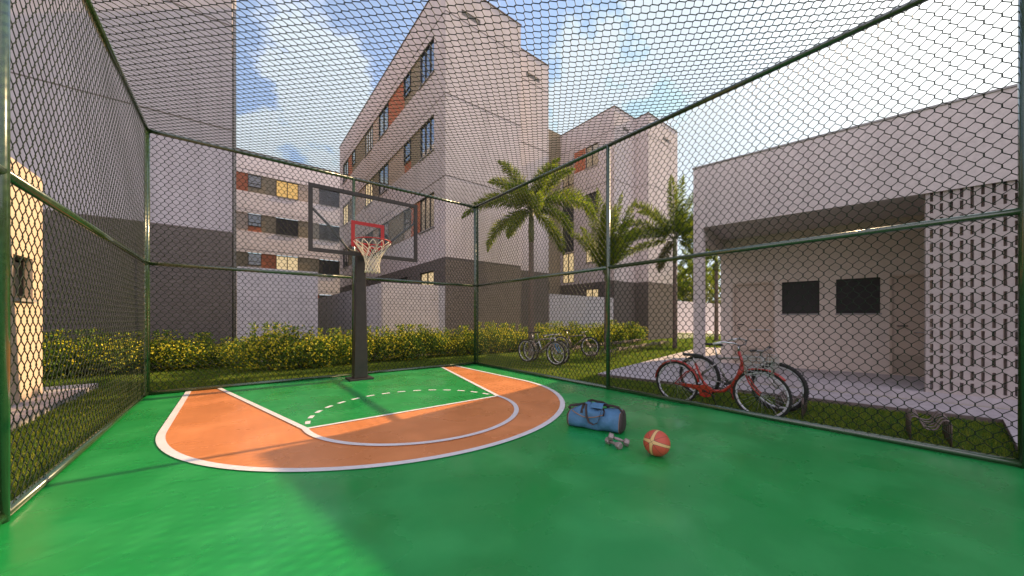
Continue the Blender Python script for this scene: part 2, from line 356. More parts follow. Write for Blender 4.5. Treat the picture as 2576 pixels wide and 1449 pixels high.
# ---- central apartment block
cb_ = empty('apartment_building', (6.4, 12.2, ZG)); cb_.location = (0, 0, 0)
tag(cb_, 'tall mauve white apartment block with dark ground storey, in the middle behind the hoop', 'building')
FL = Face((6.4, 0, 0), (0, 1, 0), (-1, 0, 0)); FR = Face((0, 12.2, 0), (1, 0, 0), (0, -1, 0)); FR2 = Face((0, 13.25, 0), (1, 0, 0), (0, -1, 0))
w = MB(); bs = MB(); rf = MB(); jl = MB()
YE, ZR, ZB = 29.7, 14.7, 3.7
bands = [(13.2, 28.74, z, z+1.45) for z in BANDS]
FL.wall(w, 12.2, YE, ZB, ZR, bands, .09)
gw = [(13.25, 14.65, 1.95, 3.3), (16.0, 17.0, 2.35, 3.3), (18.8, 20.3, 1.95, 3.3), (21.5, 23.0, 1.95, 3.3)]
FL.wall(bs, 12.2, YE, ZG, ZB, gw, .12)
vents = [(7.12, 8.02, 13.52, 13.76)]; vents2 = [(11.45, 12.38, 13.52, 13.76)]
FR.wall(w, 6.4, 10.22, ZB, ZR, vents, .1); FR.wall(bs, 6.4, 10.22, ZG, ZB)
FR2.wall(w, 10.22, 13.02, ZB, ZR, vents2, .1); FR2.wall(bs, 10.22, 13.02, ZG, ZB)
FS = Face((10.22, 0, 0), (0, 1, 0), (1, 0, 0)); FS.wall(w, 12.2, 13.25, ZB, ZR); FS.wall(bs, 12.2, 13.25, ZG, ZB)
FE = Face((13.02, 0, 0), (0, 1, 0), (1, 0, 0)); FE.wall(w, 13.25, YE, ZB, ZR); FE.wall(bs, 13.25, YE, ZG, ZB)
FB = Face((0, YE, 0), (1, 0, 0), (0, 1, 0)); FB.wall(w, 6.4, 13.02, ZB, ZR); FB.wall(bs, 6.4, 13.02, ZG, ZB)
w.build('wall', M['stucco'], cb_); bs.build('base_wall', M['base_dark'], cb_)
rf.prism([(6.37, 12.17), (10.25, 12.17), (10.25, 13.22), (13.05, 13.22), (13.05, YE+.03), (6.37, YE+.03)], ZR, ZR+.05); rf.build('roof', M['kerb'], cb_)
for z in (ZB, 6.9, 10.1, 13.3):
    jl = MB(); joint_line(jl, FL, 12.2, YE, z); joint_line(jl, FR, 6.4, 10.22, z); joint_line(jl, FR2, 10.22, 13.02, z); joint_line(jl, FS, 12.21, 13.24, z); jl.build('joint', M['joint'], cb_)
for F, vv in ((FR, vents), (FR2, vents2)):
    for v in vv:
        f = MB(); F.box(f, v[0], v[1], v[2], v[3], -.12, -.10)
        for k in range(4): F.box(f, v[0]+.04, v[1]-.04, v[2]+.03+k*.05, v[2]+.05+k*.05, -.09, -.02)
        f.build('vent', M['pipe'], cb_)
def band_left(F, parent, zb, scheme, glasses):
    # (U0, U1, what) along the face
    segs = [(13.2, 14.63, 'W'), (14.63, 15.73, 0), (15.73, 16.54, 'S'), (16.54, 18.8, 1), (18.8, 20.36, 'W'), (20.36, 21.5, 2), (21.5, 23.03, 'W'),
            (23.03, 25.36, 3), (25.36, 26.15, 'S'), (26.15, 27.3, 4), (27.3, 28.74, 'W')]
    gi = 0
    for a, b, k in segs:
        if k == 'W': F.window(parent, a, b, zb+.0, zb+1.45, glasses[gi % len(glasses)], .08, mull=2 if gi % 2 == 0 else 1); gi += 1
        elif k == 'S':
            F.window(parent, a, b, zb+.48, zb+1.45, 'glass', .06, mull=0, rail=True, sill=False); F.panel(parent, a, b, zb, zb+.48, scheme[5])
        else: F.panel(parent, a, b, zb, zb+1.45, scheme[k])
band_left(FL, cb_, BANDS[0], ['olive', 'terracotta', 'beige', 'olive', 'terracotta', 'olive'], ['glass_mirror', 'glass', 'glass_warm', 'glass'])
band_left(FL, cb_, BANDS[1], ['olive', 'beige', 'olive', 'beige', 'olive', 'terracotta'], ['glass_mirror', 'glass', 'lit_cream', 'lit_cream'])
band_left(FL, cb_, BANDS[2], ['terracotta', 'olive', 'beige', 'olive', 'olive', 'beige'], ['glass_warm', 'glass', 'glass', 'glass'])
for a, b, c, d in gw: FL.window(cb_, a, b, c, d, 'lit_cream' if a < 14 else 'glass', .1)
# ---- left tall block
lb = empty('apartment_building'); tag(lb, 'huge windowless apartment wall with dark base, filling the left side behind the fence', 'building')
w = MB(); bs = MB(); jl = MB(); LX, LY, LZB = -.08, 13.8, 3.96
F = Face((0, LY, 0), (1, 0, 0), (0, -1, 0)); F.wall(w, -22, LX, LZB, 16); F.wall(bs, -22, LX, ZG, LZB)
F2 = Face((LX, 0, 0), (0, 1, 0), (1, 0, 0)); F2.wall(w, LY, 30, LZB, 16); F2.wall(bs, LY, 30, ZG, LZB)
w.quad((-22, LY, 16), (LX, LY, 16), (LX, 30, 16), (-22, 30, 16)); w.quad((-22, LY, ZG), (-22, LY, 16), (-22, 30, 16), (-22, 30, ZG)); w.quad((-22, 30, ZG), (LX, 30, ZG), (LX, 30, 16), (-22, 30, 16))
w.build('wall', M['stucco_shaded'], lb); bs.build('base_wall', M['base_dark'], lb)
for z in (LZB, 7.12, 10.33, 13.5): 
    jl = MB(); joint_line(jl, F, -22, LX, z); joint_line(jl, F2, LY, 30, z); jl.build('joint', M['joint'], lb)
p = MB(); p.tube([(LX+.06, LY+.10, ZG), (LX+.06, LY+.10, 16)], .045, 10); p.build('drainpipe', M['pipe'], lb, True)
# ---- building at the back (between left and centre)
eb = empty('apartment_building'); tag(eb, 'far apartment block with amber lit windows and coloured bands, seen through the backboard', 'building')
EY = 35.4; F = Face((0, EY, 0), (1, 0, 0), (0, -1, 0)); w = MB(); jl = MB(); EB = [11.62, 8.42, 5.22, 2.02]
F.wall(w, -8, 14, ZG, 14.85, [(-8+.01, 13.9, z, z+1.47) for z in EB], .09)
w.quad((-8, EY, 14.85), (14, EY, 14.85), (14, 50, 14.85), (-8, 50, 14.85)); w.quad((-8, EY, 0), (-8, 50, 0), (-8, 50, 14.85), (-8, EY, 14.85)); w.quad((14, EY, 0), (14, 50, 0), (14, 50, 14.85), (14, EY, 14.85))
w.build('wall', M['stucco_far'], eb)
for z in (3.75, 6.95, 10.15, 13.4): jl = MB(); joint_line(jl, F, -8, 14, z); jl.build('joint', M['joint'], eb)
p = MB(); F.box(p, -8, 14, 14.85, 14.92, -.4, .04); p.build('roof', M['kerb'], eb)
E_s = [(-8, -.2, 'b'), (-.2, .8, 'a'), (.8, 1.69, 'S'), (1.69, 2.69, 'c'), (2.69, 4.31, 'W'), (4.31, 5.93, 'd'), (5.93, 7.58, 'D'), (7.58, 13.9, 'e')]
sch = [dict(b='olive', a='terracotta', c='olive', d='beige', e='olive', s='olive', W='lit_amber'),
       dict(b='beige', a='beige', c='olive', d='olive', e='olive', s='terracotta', W='board'),
       dict(b='olive', a='olive', c='terracotta', d='olive', e='olive', s='beige', W='lit_cream'),
       dict(b='olive', a='beige', c='beige', d='terracotta', e='beige', s='beige', W='glass')]
for zb, sc in zip(EB, sch):
    for a, b, k in E_s:
        if k == 'S': F.window(eb, a, b, zb+.45, zb+1.42, 'glass', .06, 0, True, False); F.panel(eb, a, b, zb, zb+.45, sc['s'])
        elif k in 'WD': F.window(eb, a, b, zb+.02, zb+1.42, sc['W'] if k == 'W' else 'board', .06, 1)
        else: F.panel(eb, a, b, zb, zb+1.47, sc[k])
# ---- right apartment block with its stair core
rb = empty('apartment_building'); tag(rb, 'apartment block behind the palms, right of the tall central block, with a dark stairwell strip', 'building')
w = MB(); bs = MB(); jl = MB(); rf = MB(); RX0, RX1, RX2 = 18.7, 21.05, 24.95; RY1, RY2, RYC, RYE = 13.15, 12.2, 17.8, 24
F = Face((RX0, 0, 0), (0, 1, 0), (-1, 0, 0)); G1 = Face((0, RY1, 0), (1, 0, 0), (0, -1, 0)); G2 = Face((0, RY2, 0), (1, 0, 0), (0, -1, 0))
wn = [(14.38, 15.45, z, z+1.45) for z in BANDS]; tall = (16.5, 17.6, 3.85, 12.3)
F.wall(w, RY1, RYC, ZB, ZR, wn+[tall], .09); F.wall(bs, RY1, RYC, ZG, ZB, [(14.38, 15.45, 1.95, 3.3)], .09)
v1 = (19.6, 20.3, 13.52, 13.76); v2 = (22.9, 23.8, 13.52, 13.76)
G1.wall(w, RX0, RX1, ZB, ZR, [v1], .1); G1.wall(bs, RX0, RX1, ZG, ZB); G2.wall(w, RX1, RX2, ZB, ZR, [v2], .1); G2.wall(bs, RX1, RX2, ZG, ZB)
G3 = Face((RX1, 0, 0), (0, 1, 0), (-1, 0, 0)); G3.wall(w, RY2, RY1, ZB, ZR); G3.wall(bs, RY2, RY1, ZG, ZB)
G4 = Face((RX2, 0, 0), (0, 1, 0), (1, 0, 0)); G4.wall(w, RY2, RYE, ZB, ZR); G4.wall(bs, RY2, RYE, ZG, ZB)
w.build('wall', M['stucco'], rb); bs.build('base_wall', M['base_dark'], rb)
rf.prism([(RX0-.03, RY1-.03), (RX1-.03, RY1-.03), (RX1-.03, RY2-.03), (RX2+.03, RY2-.03), (RX2+.03, RYE), (RX0-.03, RYE)], ZR, ZR+.05); rf.build('roof', M['kerb'], rb)
for z in (ZB, 6.9, 10.1, 13.3):
    jl = MB(); joint_line(jl, F, RY1, RYC, z); joint_line(jl, G1, RX0, RX1-.01, z); joint_line(jl, G2, RX1, RX2, z); joint_line(jl, G3, RY2, RY1-.01, z); jl.build('joint', M['joint'], rb)
for Fv, v in ((G1, v1), (G2, v2)):
    f = MB(); Fv.box(f, v[0], v[1], v[2], v[3], -.12, -.10)
    for k in range(4): Fv.box(f, v[0]+.04, v[1]-.04, v[2]+.03+k*.05, v[2]+.05+k*.05, -.09, -.02)
    f.build('vent', M['pipe'], rb)
for i, (a, b, c, d) in enumerate(wn): F.window(rb, a, b, c, d, ['glass_warm', 'glass', 'lit_cream'][i], .08)
F.window(rb, 14.38, 15.45, 1.95, 3.3, 'lit_cream', .08)
F.panel(rb, 15.452, 16.45, BANDS[0], BANDS[0]+1.45, 'terracotta', .004)
for i, (z0, z1) in enumerate(((3.85, 6.0), (6.1, 8.1), (8.2, 10.2), (10.3, 12.3))):
    F.window(rb, 16.5, 17.6, z0, z1, ['lit_cream', 'glass', 'glass', 'glass_warm'][i], .08, 1, True, False)
c = MB(); C5 = Face((0, RYC, 0), (1, 0, 0), (0, -1, 0)); C5.wall(c, 13.03, RX0, ZG, 14.85); c.quad((13.03, RYC, 14.85), (RX0, RYC, 14.85), (RX0, RYE, 14.85), (13.03, RYE, 14.85))
c.build('stairwell_wall', M['olive'], rb)
C5.window(rb, 16.9, 17.5, 3.4, 3.9, 'lit_cream', -.02, 0, False, False)
# ---- block walls
def block_wall(label, pts, m, top):
    b = MB(); b.box(*pts, ZG, top); o = b.build('block_wall', m); tag(o, label, 'wall'); return o
bw_x = brickmat('block_x', (.54, .50, .51), (.34, .31, .31), 'x'); bw_y = brickmat('block_y', (.54, .50, .51), (.34, .31, .31), 'y')
bw_w = brickmat('block_w', (.58, .51, .48), (.36, .31, .30), 'x')
block_wall('pale concrete block wall running right from the big windowless building behind the hedge', (LX+.12, 2.27, 13.82, 14.0), bw_x, 2.94)
block_wall('pinkish block wall behind the hoop, joining the corner of the tall central block', (3.99, 6.395, 12.22, 12.4), bw_w, 2.57)
block_wall('shaded block wall running away behind the basketball post', (3.99, 4.17, 12.41, 26), bw_y, 2.55)
block_wall('grey block wall between the central block and the building behind the palms', (13.03, 18.69, 13.2, 13.38), bw_x, 2.62)
block_wall('long far pale wall across the lawn, seen beside the porch pillar', (28, 70, 17.2, 17.45), bw_w, 3.1)
# ---- little cream building at left
sb = empty('utility_building'); tag(sb, 'small cream rendered building with a little window, sunlit at the left edge', 'building')
F = Face((-2.62, 0, 0), (0, 1, 0), (1, 0, 0)); w = MB(); win = (8.78, 9.43, 1.62, 2.28)
F.wall(w, 4.5, 9.8, 0, 3.71, [win], .16)
w.quad((-2.62, 9.8, 0), (-6, 9.8, 0), (-6, 9.8, 3.71), (-2.62, 9.8, 3.71)); w.quad((-2.62, 4.5, 0), (-6, 4.5, 0), (-6, 4.5, 3.71), (-2.62, 4.5, 3.71)); w.quad((-6, 4.5, 0), (-6, 9.8, 0), (-6, 9.8, 3.71), (-6, 4.5, 3.71))
w.quad((-2.62, 4.5, 3.71), (-2.62, 9.8, 3.71), (-6, 9.8, 3.71), (-6, 4.5, 3.71)); w.build('wall', M['cream'], sb)
F.window(sb, *win, 'glass', .13, 1)
pv = MB(); pv.box(-7, -2.17, 3.6, 10.74, ZG-.1, -.003); struct(pv.build('pavement', M['concrete']))
# ---- porch building at right (frame: local X into the building, local Y along the facade away from the camera)
pb = empty('porch_building', (8.66, .23, 0), R(10.55)); tag(pb, 'long low flat roofed building with a porch, doors and a perforated block screen at right', 'building')
def lf(m0): return Face((m0, 0, 0), (0, 1, 0), (-1, 0, 0))
d1 = (2.10, 2.98, .13, 2.22); d2 = (-.74, .157, .13, 2.22); w1 = (1.26, 1.95, 1.42, 2.19); w2 = (.285, .98, 1.42, 2.19)
F = lf(2.2); w = MB(); F.wall(w, -9, 3.25, .0, 3.4, [d1, d2, w1, w2], .1)
w.quad((2.2, 3.25, 0), (9, 3.25, 0), (9, 3.25, 3.4), (2.2, 3.25, 3.4)); w.quad((9, -9, 0), (9, 3.25, 0), (9, 3.25, 3.4), (9, -9, 3.4)); w.quad((2.2, -9, 0), (9, -9, 0), (9, -9, 3.4), (2.2, -9, 3.4))
w.build('wall', M['porch_in'], pb)
r_ = MB(); r_.box(0, .2, -9, 3.4, 3.31, 4.65); r_.box(.2, 9.2, 3.2, 3.4, 3.08, 4.65); r_.box(9.0, 9.2, -9, 3.2, 3.3, 4.65); r_.build('parapet', M['porch'], pb)
r_ = MB(); r_.box(.2, 9.0, -9, 3.2, 3.40, 4.3); r_.build('roof', M['porch'], pb)
r_ = MB(); r_.box(-.02, .22, -9, 3.42, 4.65, 4.68); r_.build('coping', M['pipe'], pb)
r_ = MB(); r_.box(0, .2, 3.2, 3.4, ZG, 3.31); r_.build('pillar', M['porch'], pb)
r_ = MB(); r_.box(.0, 9, -9, 3.25, ZG, .12); r_.build('porch_floor', M['concrete'], pb)
for (a, b, c, d), hs in ((d1, a_ := 1), (d2, 1)):
    dr = MB(); F.box(dr, a+.04, b-.04, c, d-.04, -.09, -.05); do = dr.build('door', M['door'], pb)
    fr = MB(); F.box(fr, a, a+.04, c, d, -.09, .012); F.box(fr, b-.04, b, c, d, -.09, .012); F.box(fr, a+.04, b-.04, d-.04, d, -.09, .012); fr.build('door_frame', M['door'], do)
    kk = MB(); F.box(kk, a+.05, b-.05, c+.01, c+.42, -.05, -.045); kk.build('kick_plate', M['beige'], do)
    h = MB(); h.tube([F.p(b-.12, 1.15, -.05), F.p(b-.12, 1.15, .02), F.p(b-.26, 1.15, .02)], .012, 8); h.tube([F.p(b-.12, 1.05, -.05), F.p(b-.12, 1.05, -.02)], .018, 8); h.build('handle', M['metal_dark'], do)
    h = MB(); h.tube([F.p(a+.1, 1.02, -.045), F.p(a+.1, 1.02, .01), F.p(b-.36, 1.02, .01), F.p(b-.36, 1.02, -.045)], .012, 8); h.build('grab_bar', M['silver'], do)
for a, b, c, d in (w1, w2):
    x = MB(); F.box(x, a, b, c, d, -.09, -.07); x.build('window', M['board'], pb)
    x = MB(); F.box(x, a-.02, b+.02, c-.03, c-.002, -.08, .03); x.build('sill', M['pipe'], pb)
# perforated screen: real slots between strips
sc = MB(); c0, c1 = .04, .14; pitch, sw = .10, .035; zb, zt = .121, 3.31
ys = 0.0; k = 0
sc.box(c0, c1, -.045, 0, zb, zt); y = -.045
while y > -8.9:
    zc = zb; zrow = zb+.05; rr = .14
    kcol = k % 7
    rows = []
    z0 = zb+.05
    while z0 < zt-.2:
        odd = int(round((z0-zb-.05)/.402)) % 2
        if (kcol == 4 and odd) or (kcol == 0 and k > 0 and not odd): rows.append((z0, z0+.325))
        else: rows += [(z0, z0+.14), (z0+.185, z0+.325)]
        z0 += .402
    for a, b in rows:
        sc.box(c0, c1, y-sw, y, zc, a); zc = b
    sc.box(c0, c1, y-sw, y, zc, zt)
    sc.box(c0, c1, y-pitch, y-sw, zb, zt); y -= pitch; k += 1
sc.build('perforated_screen', M['concrete_screen'], pb)
# paths
def world_path(name, pts, top, mtop, kerb=True):
    b = MB(); b.prism(pts, ZG-.1, top-.012); struct(b.build('kerb', M['kerb']))
    b = MB(); b.prism(pts, top-.0119, top); return struct(b.build(name, mtop))
Rz = Matrix.Rotation(R(10.55), 3, 'Z')
def LW(m, s): v = Rz @ Vector((m, s, 0)); return (8.66+v.x, .23+v.y)
world_path('path', [LW(-.85, -.68), LW(-.001, -.68), LW(-.001, 3.405), LW(9.5, 3.405), LW(9.5, 5.3), LW(-.85, 5.3)], -.02, M['concrete'])
world_path('path', [(5.44, -.44), (5.44, -3.2), LW(-.001, -9), LW(-.001, -.681), LW(-.85, -.681), (LW(-.85, -.68)[0], -.44)], -.018, M['concrete'])
yl = MB(); a, b = LW(-.03, -9), LW(-.03, 3.4); c, d = LW(-.012, 3.4), LW(-.012, -9); yl.quad((*a, -.012), (*d, -.012), (*c, -.012), (*b, -.012))
struct(yl.build('path_line', mat('yellow_line', (.55, .50, .18), .7)))
far = MB(); far.quad((24, 11.5, ZG+.02), (90, 11.5, ZG+.02), (90, 17.2, ZG+.02), (27, 17.2, ZG+.02)); struct(far.build('road', M['concrete']))
# ------------------------------------------------------------------ chain link cage
cage = empty('chain_link_cage', (2.1, 1.8, 0)); cage.location = (0, 0, 0)
tag(cage, 'green steel frame and chain link mesh cage enclosing the court with a net roof', 'fence')
ZT, ZMID = 4.49, 2.24
def ymid(x): return (Y0, YN if x < 0 else -.41, 3.76 if x < 0 else 3.91, Y1)
def pole(a, b, r, name):
    m = MB(); m.tube([a, b], r, 16); return m.build(name, M['green_pole'], cage, True)
for x in (X0, X1):
    for y in ymid(x):
        pole((x, y, -.02), (x, y, ZT), .037, 'post')
for y in (Y0, Y1): pole((2.11, y, -.02), (2.11, y, ZT), .035, 'post')
for z, nm in ((.034, 'bottom_rail'), (ZMID, 'middle_rail'), (ZT, 'top_rail')):
    r = .033 if nm != 'top_rail' else .036
    for x in (X0, X1):
        ys_ = ymid(x)
        for a, b in zip(ys_[:-1], ys_[1:]): pole((x, a, z), (x, b, z), r, nm)
    for y in (Y0, Y1):
        for a, b in ((X0, 2.11), (2.11, X1)): pole((a, y, z), (b, y, z), r, nm)
def chainlink(name, org, U, V, Nn, LU, LV, pw, ph, rw=.0039, K=4):
    """wires run along V, zigzag along U, weave along Nn"""
    org, U, V, Nn = [np.array(v, float) for v in (org, U, V, Nn)]
    a = pw/2; nw = int(LU/a); a = LU/nw; nh = int(round(LV/(ph/2))); hh = LV/nh; dl = .012
    wi = np.arange(nw)[:, None]; ks = np.arange(nh+1)[None, :]
    side = ((ks+wi) % 2)                                            # which extreme
    x = (wi+side)*a + np.where(side == 1, rw*.35, -rw*.35)
    z = ks*hh+0*wi
    dep = np.where(side == 1, 1, -1)*rw*.65
    P = np.zeros((nw, nh+1, 2, 3))
    for j, (dz, sg) in enumerate(((-dl, 1), (dl, -1))):
        zz_ = np.clip(z+dz, 0, LV)
        P[:, :, j, :] = org+x[..., None]*U+zz_[..., None]*V+(dep*sg)[..., None]*Nn
    P = P.reshape(nw, -1, 3)
    P += (np.sin(P[..., :1]*5.1+P[..., 1:2]*3.7+P[..., 2:]*4.3)*.0025)*Nn
    P += (rng.normal(size=(nw, 1, 1))*.0022)*U+(np.sin(P@(U*1.7+V*1.1)+1.3)[..., None]*.004)*Nn
    T = np.gradient(P, axis=1); T /= np.linalg.norm(T, axis=2, keepdims=True)+1e-9
    A = np.cross(T, Nn); A /= np.linalg.norm(A, axis=2, keepdims=True)+1e-9; B = np.cross(T, A)
    ring = [P+(A*math.cos(2*math.pi*k/K+.78)+B*math.sin(2*math.pi*k/K+.78))*rw for k in range(K)]
    Vv = np.stack(ring, 2); nwv, npt = Vv.shape[:2]
    idx = np.arange(nwv*npt*K).reshape(nwv, npt, K)
    f = np.stack([idx[:, :-1], np.roll(idx, -1, 2)[:, :-1], np.roll(idx, -1, 2)[:, 1:], idx[:, 1:]], -1).reshape(-1, 4)
    return mesh_np(name, Vv.reshape(-1, 3), f, M['green_wire'], cage, True)
for x in (X0, X1):
    q_ = MB(); q_.box(x-.006, x+.006, Y1-.17, Y1-.085, .05, ZT-.03); q_.build('tension_bar', M['green_pole'], cage)
PW, PH = .096, .134
for x in (X0, X1):
    ys_ = ymid(x)
    for a, b in zip(ys_[:-1], ys_[1:]):
        for z0, z1 in ((.04, ZMID-.02), (ZMID+.02, ZT)):
            chainlink('wire_mesh', (x, a+.02, z0), (0, 1, 0), (0, 0, 1), (1, 0, 0), b-a-.04, z1-z0, PW, PH, .0034 if x < 0 else .0046)
for y in (Y0, Y1):
    for a, b in ((X0, 2.11), (2.11, X1)):
        for z0, z1 in ((.04, ZMID-.02), (ZMID+.02, ZT)):
            chainlink('wire_mesh', (a+.02, y, z0), (1, 0, 0), (0, 0, 1), (0, 1, 0), b-a-.04, z1-z0, PW, PH, .0052)
chainlink('roof_mesh', (X0, Y0, ZT+.02), (1, 0, 0), (0, 1, 0), (0, 0, 1), X1-X0, Y1-Y0, .12, .125, .0045)
# ------------------------------------------------------------------ basketball hoop
hp = empty('basketball_hoop', (2.08, 7.86, 0)); tag(hp, 'dark steel basketball hoop on a tapered post with red rim and white net', 'basketball hoop')
b = MB(); b.box(-.24, .24, -.21, .21, .001, .05); b.build('base_plate', M['hoop_post'], hp, bevel=.006)
b = MB()
for k in range(4):
    pass
b.add([(-.135, -.14, .05), (.135, -.14, .05), (.135, .10, .05), (-.135, .10, .05), (-.085, -.14, 2.66), (.085, -.14, 2.66), (.085, .02, 2.66), (-.085, .02, 2.66)],
      [(0, 3, 2, 1), (4, 5, 6, 7), (0, 1, 5, 4), (1, 2, 6, 5), (2, 3, 7, 6), (3, 0, 4, 7)]); b.build('post', M['hoop_post'], hp, bevel=.008)
BY = -.46; BX0, BX1, BZ0, BZ1 = -1.02, 1.10, 2.56, 3.83
fr = MB(); t = .07
fr.box(BX0, BX0+t, BY-.02, BY+.03, BZ0, BZ1); fr.box(BX1-t, BX1, BY-.02, BY+.03, BZ0, BZ1)
fr.box(BX0+t, BX1-t, BY-.02, BY+.03, BZ0, BZ0+t); fr.box(BX0+t, BX1-t, BY-.02, BY+.03, BZ1-t, BZ1)
fr.build('backboard_frame', M['hoop_post'], hp)
gm = bpy.data.materials.new('clear_pane'); gm.use_nodes = True; tt = gm.node_tree; tt.nodes.clear()
o_ = N(tt, 'ShaderNodeOutputMaterial'); m_ = N(tt, 'ShaderNodeMixShader'); t_ = N(tt, 'ShaderNodeBsdfTransparent'); g_ = N(tt, 'ShaderNodeBsdfGlossy'); g_.inputs['Roughness'].default_value = .03
m_.inputs[0].default_value = .035; t_.inputs[0].default_value = (.97, .98, .98, 1); tt.links.new(t_.outputs[0], m_.inputs[1]); tt.links.new(g_.outputs[0], m_.inputs[2]); tt.links.new(m_.outputs[0], o_.inputs[0])
g = MB(); g.box(BX0+t, BX1-t, BY, BY+.01, BZ0+t, BZ1-t); g.build('backboard_pane', gm, hp)
s = MB(); a0, a1, z0, z1, q = -.28, .37, 2.74, 3.26, .07
s.box(a0, a0+q, BY-.006, BY-.002, z0, z1); s.box(a1-q, a1, BY-.006, BY-.002, z0, z1); s.box(a0+q, a1-q, BY-.006, BY-.002, z1-q, z1); s.box(a0+q, a1-q, BY-.006, BY-.002, z0, z0+.04)
s.build('target_square', M['hoop_red'], hp)
for sx, xe in ((-1, BX0+.03), (1, BX1-.03)):
    b = MB(); b.tube([(sx*.06, -.1, 2.70), (sx*.24, -.22, 2.70), (sx*.32, -.27, 2.74), (xe*.62, -.36, 3.07), (xe-.02*sx, BY+.10, 3.42), (xe, BY+.10, 3.50), (xe, BY+.03, 3.52)], .024, 10); b.build('brace', M['hoop_post'], hp, True)
RC = (.0, BY-.44, 2.80); RR = .335
r = MB(); r.tube([(RC[0]+RR*math.cos(a*math.pi/24), RC[1]+RR*math.sin(a*math.pi/24), RC[2]) for a in range(48)], .0105, 8, closed=True)
for k in range(12):
    an = 2*math.pi*(k+.5)/12; r.tube([(RC[0]+RR*math.cos(an), RC[1]+RR*math.sin(an), RC[2]-.005), (RC[0]+RR*math.cos(an)*.985, RC[1]+RR*math.sin(an)*.985, RC[2]-.03)], .004, 5)
for sx in (-1, 1): r.tube([(sx*.30, BY-.29, 2.79), (sx*.22, BY-.13, 2.70), (sx*.06, BY-.02, 2.60)], .010, 6)
rim = r.build('rim', M['hoop_red'], hp, True)
b = MB(); b.box(-.09, .09, BY-.04, BY-.021, 2.58, 2.80); b.box(-.09, .09, BY-.12, BY-.04, 2.785, 2.80); b.build('rim_bracket', M['hoop_red'], rim)
net = MB(); prof = [(0, .335), (-.10, .265), (-.20, .20), (-.29, .155), (-.37, .135), (-.45, .125), (-.53, .13), (-.59, .14)]
def pr(zz_):
    for (a, ra), (b_, rb_) in zip(prof[:-1], prof[1:]):
        if a >= zz_ >= b_: f = (a-zz_)/(a-b_); return ra+(rb_-ra)*f
    return prof[-1][1]
NS = 12; lev = [0, -.13, -.22, -.29, -.35, -.41, -.47, -.53, -.59]
for k in range(NS):
    for sg in (1, -1):
        pts = []
        for i, z in enumerate(lev):
            for f in (0, .5) if i < len(lev)-1 else (0,):
                zz_ = z+(lev[min(i+1, len(lev)-1)]-z)*f
                ii = i+f; an = 2*math.pi*(k+.5+sg*(ii*.5))/NS
                if f == .5 and i == 0: an = 2*math.pi*(k+.5+sg*.36)/NS
                rr_ = pr(zz_); pts.append((RC[0]+rr_*math.cos(an), RC[1]+rr_*math.sin(an), RC[2]-.02+zz_))
        net.tube(pts, [.0075]*3+[.0062]*(len(pts)-3), 5)
net.build('net', M['rope'], hp, True)
# ------------------------------------------------------------------ ball
def ballmat():
    m = mat('ball', (.5, .1, .05), .5, bump=(300, .3, .002)); t = m.node_tree; b = t.nodes['Principled BSDF']
    tcn = N(t, 'ShaderNodeTexCoord'); nv = N(t, 'ShaderNodeVectorMath', operation='NORMALIZE'); sp = N(t, 'ShaderNodeSeparateXYZ')
    t.links.new(tcn.outputs['Object'], nv.inputs[0]); t.links.new(nv.outputs[0], sp.inputs[0])
    x, y, z = sp.outputs; ab = lambda v: math_(t, 'ABSOLUTE', v)
    ax, ay = ab(x), ab(y)
    f = math_(t, 'DIVIDE', math_(t, 'MULTIPLY', ax, ay), math_(t, 'ADD', math_(t, 'MAXIMUM', ax, ay), .12))   # narrow bands that widen where they cross
    cream = math_(t, 'LESS_THAN', f, .09)
    edge = math_(t, 'LESS_THAN', ab(math_(t, 'SUBTRACT', f, .096)), .010)
    l1 = math_(t, 'LESS_THAN', ab(math_(t, 'SUBTRACT', x, y)), .016); l2 = math_(t, 'LESS_THAN', ab(math_(t, 'ADD', x, y)), .016)
    blk = math_(t, 'MAXIMUM', edge, math_(t, 'MAXIMUM', l1, l2))
    m1 = N(t, 'ShaderNodeMixRGB'); m1.inputs[1].default_value = (.52, .085, .045, 1); m1.inputs[2].default_value = (.66, .43, .17, 1); t.links.new(cream, m1.inputs[0])
    m2 = N(t, 'ShaderNodeMixRGB'); m2.inputs[2].default_value = (.03, .025, .03, 1); t.links.new(m1.outputs[0], m2.inputs[1]); t.links.new(blk, m2.inputs[0]); t.links.new(m2.outputs[0], b.inputs['Base Color'])
    return m
def uvsphere(r, a=48, b=32):
    m = MB(); m.lathe([(r*math.sin(math.pi*(i+.0001)/b), -r*math.cos(math.pi*(i+.0001)/b)) for i in range(b)]+[(.0001, r)], a); return m
ball = uvsphere(.12).build('basketball', ballmat(), None, True); ball.location = (3.134, 1.731, .12)
cd = (Vector((0, 0, 1.3))-Vector(ball.location)).normalized()
pole_dir = (cd+Vector((-.7826, .6225, 0))*.55+Vector((0, 0, .12))).normalized()
ball.rotation_mode = 'QUATERNION'; ball.rotation_quaternion = pole_dir.to_track_quat('Z', 'Y') @ Matrix.Rotation(R(-5), 3, 'Z').to_quaternion()
tag(ball, 'red and cream basketball lying on the green court floor', 'ball')
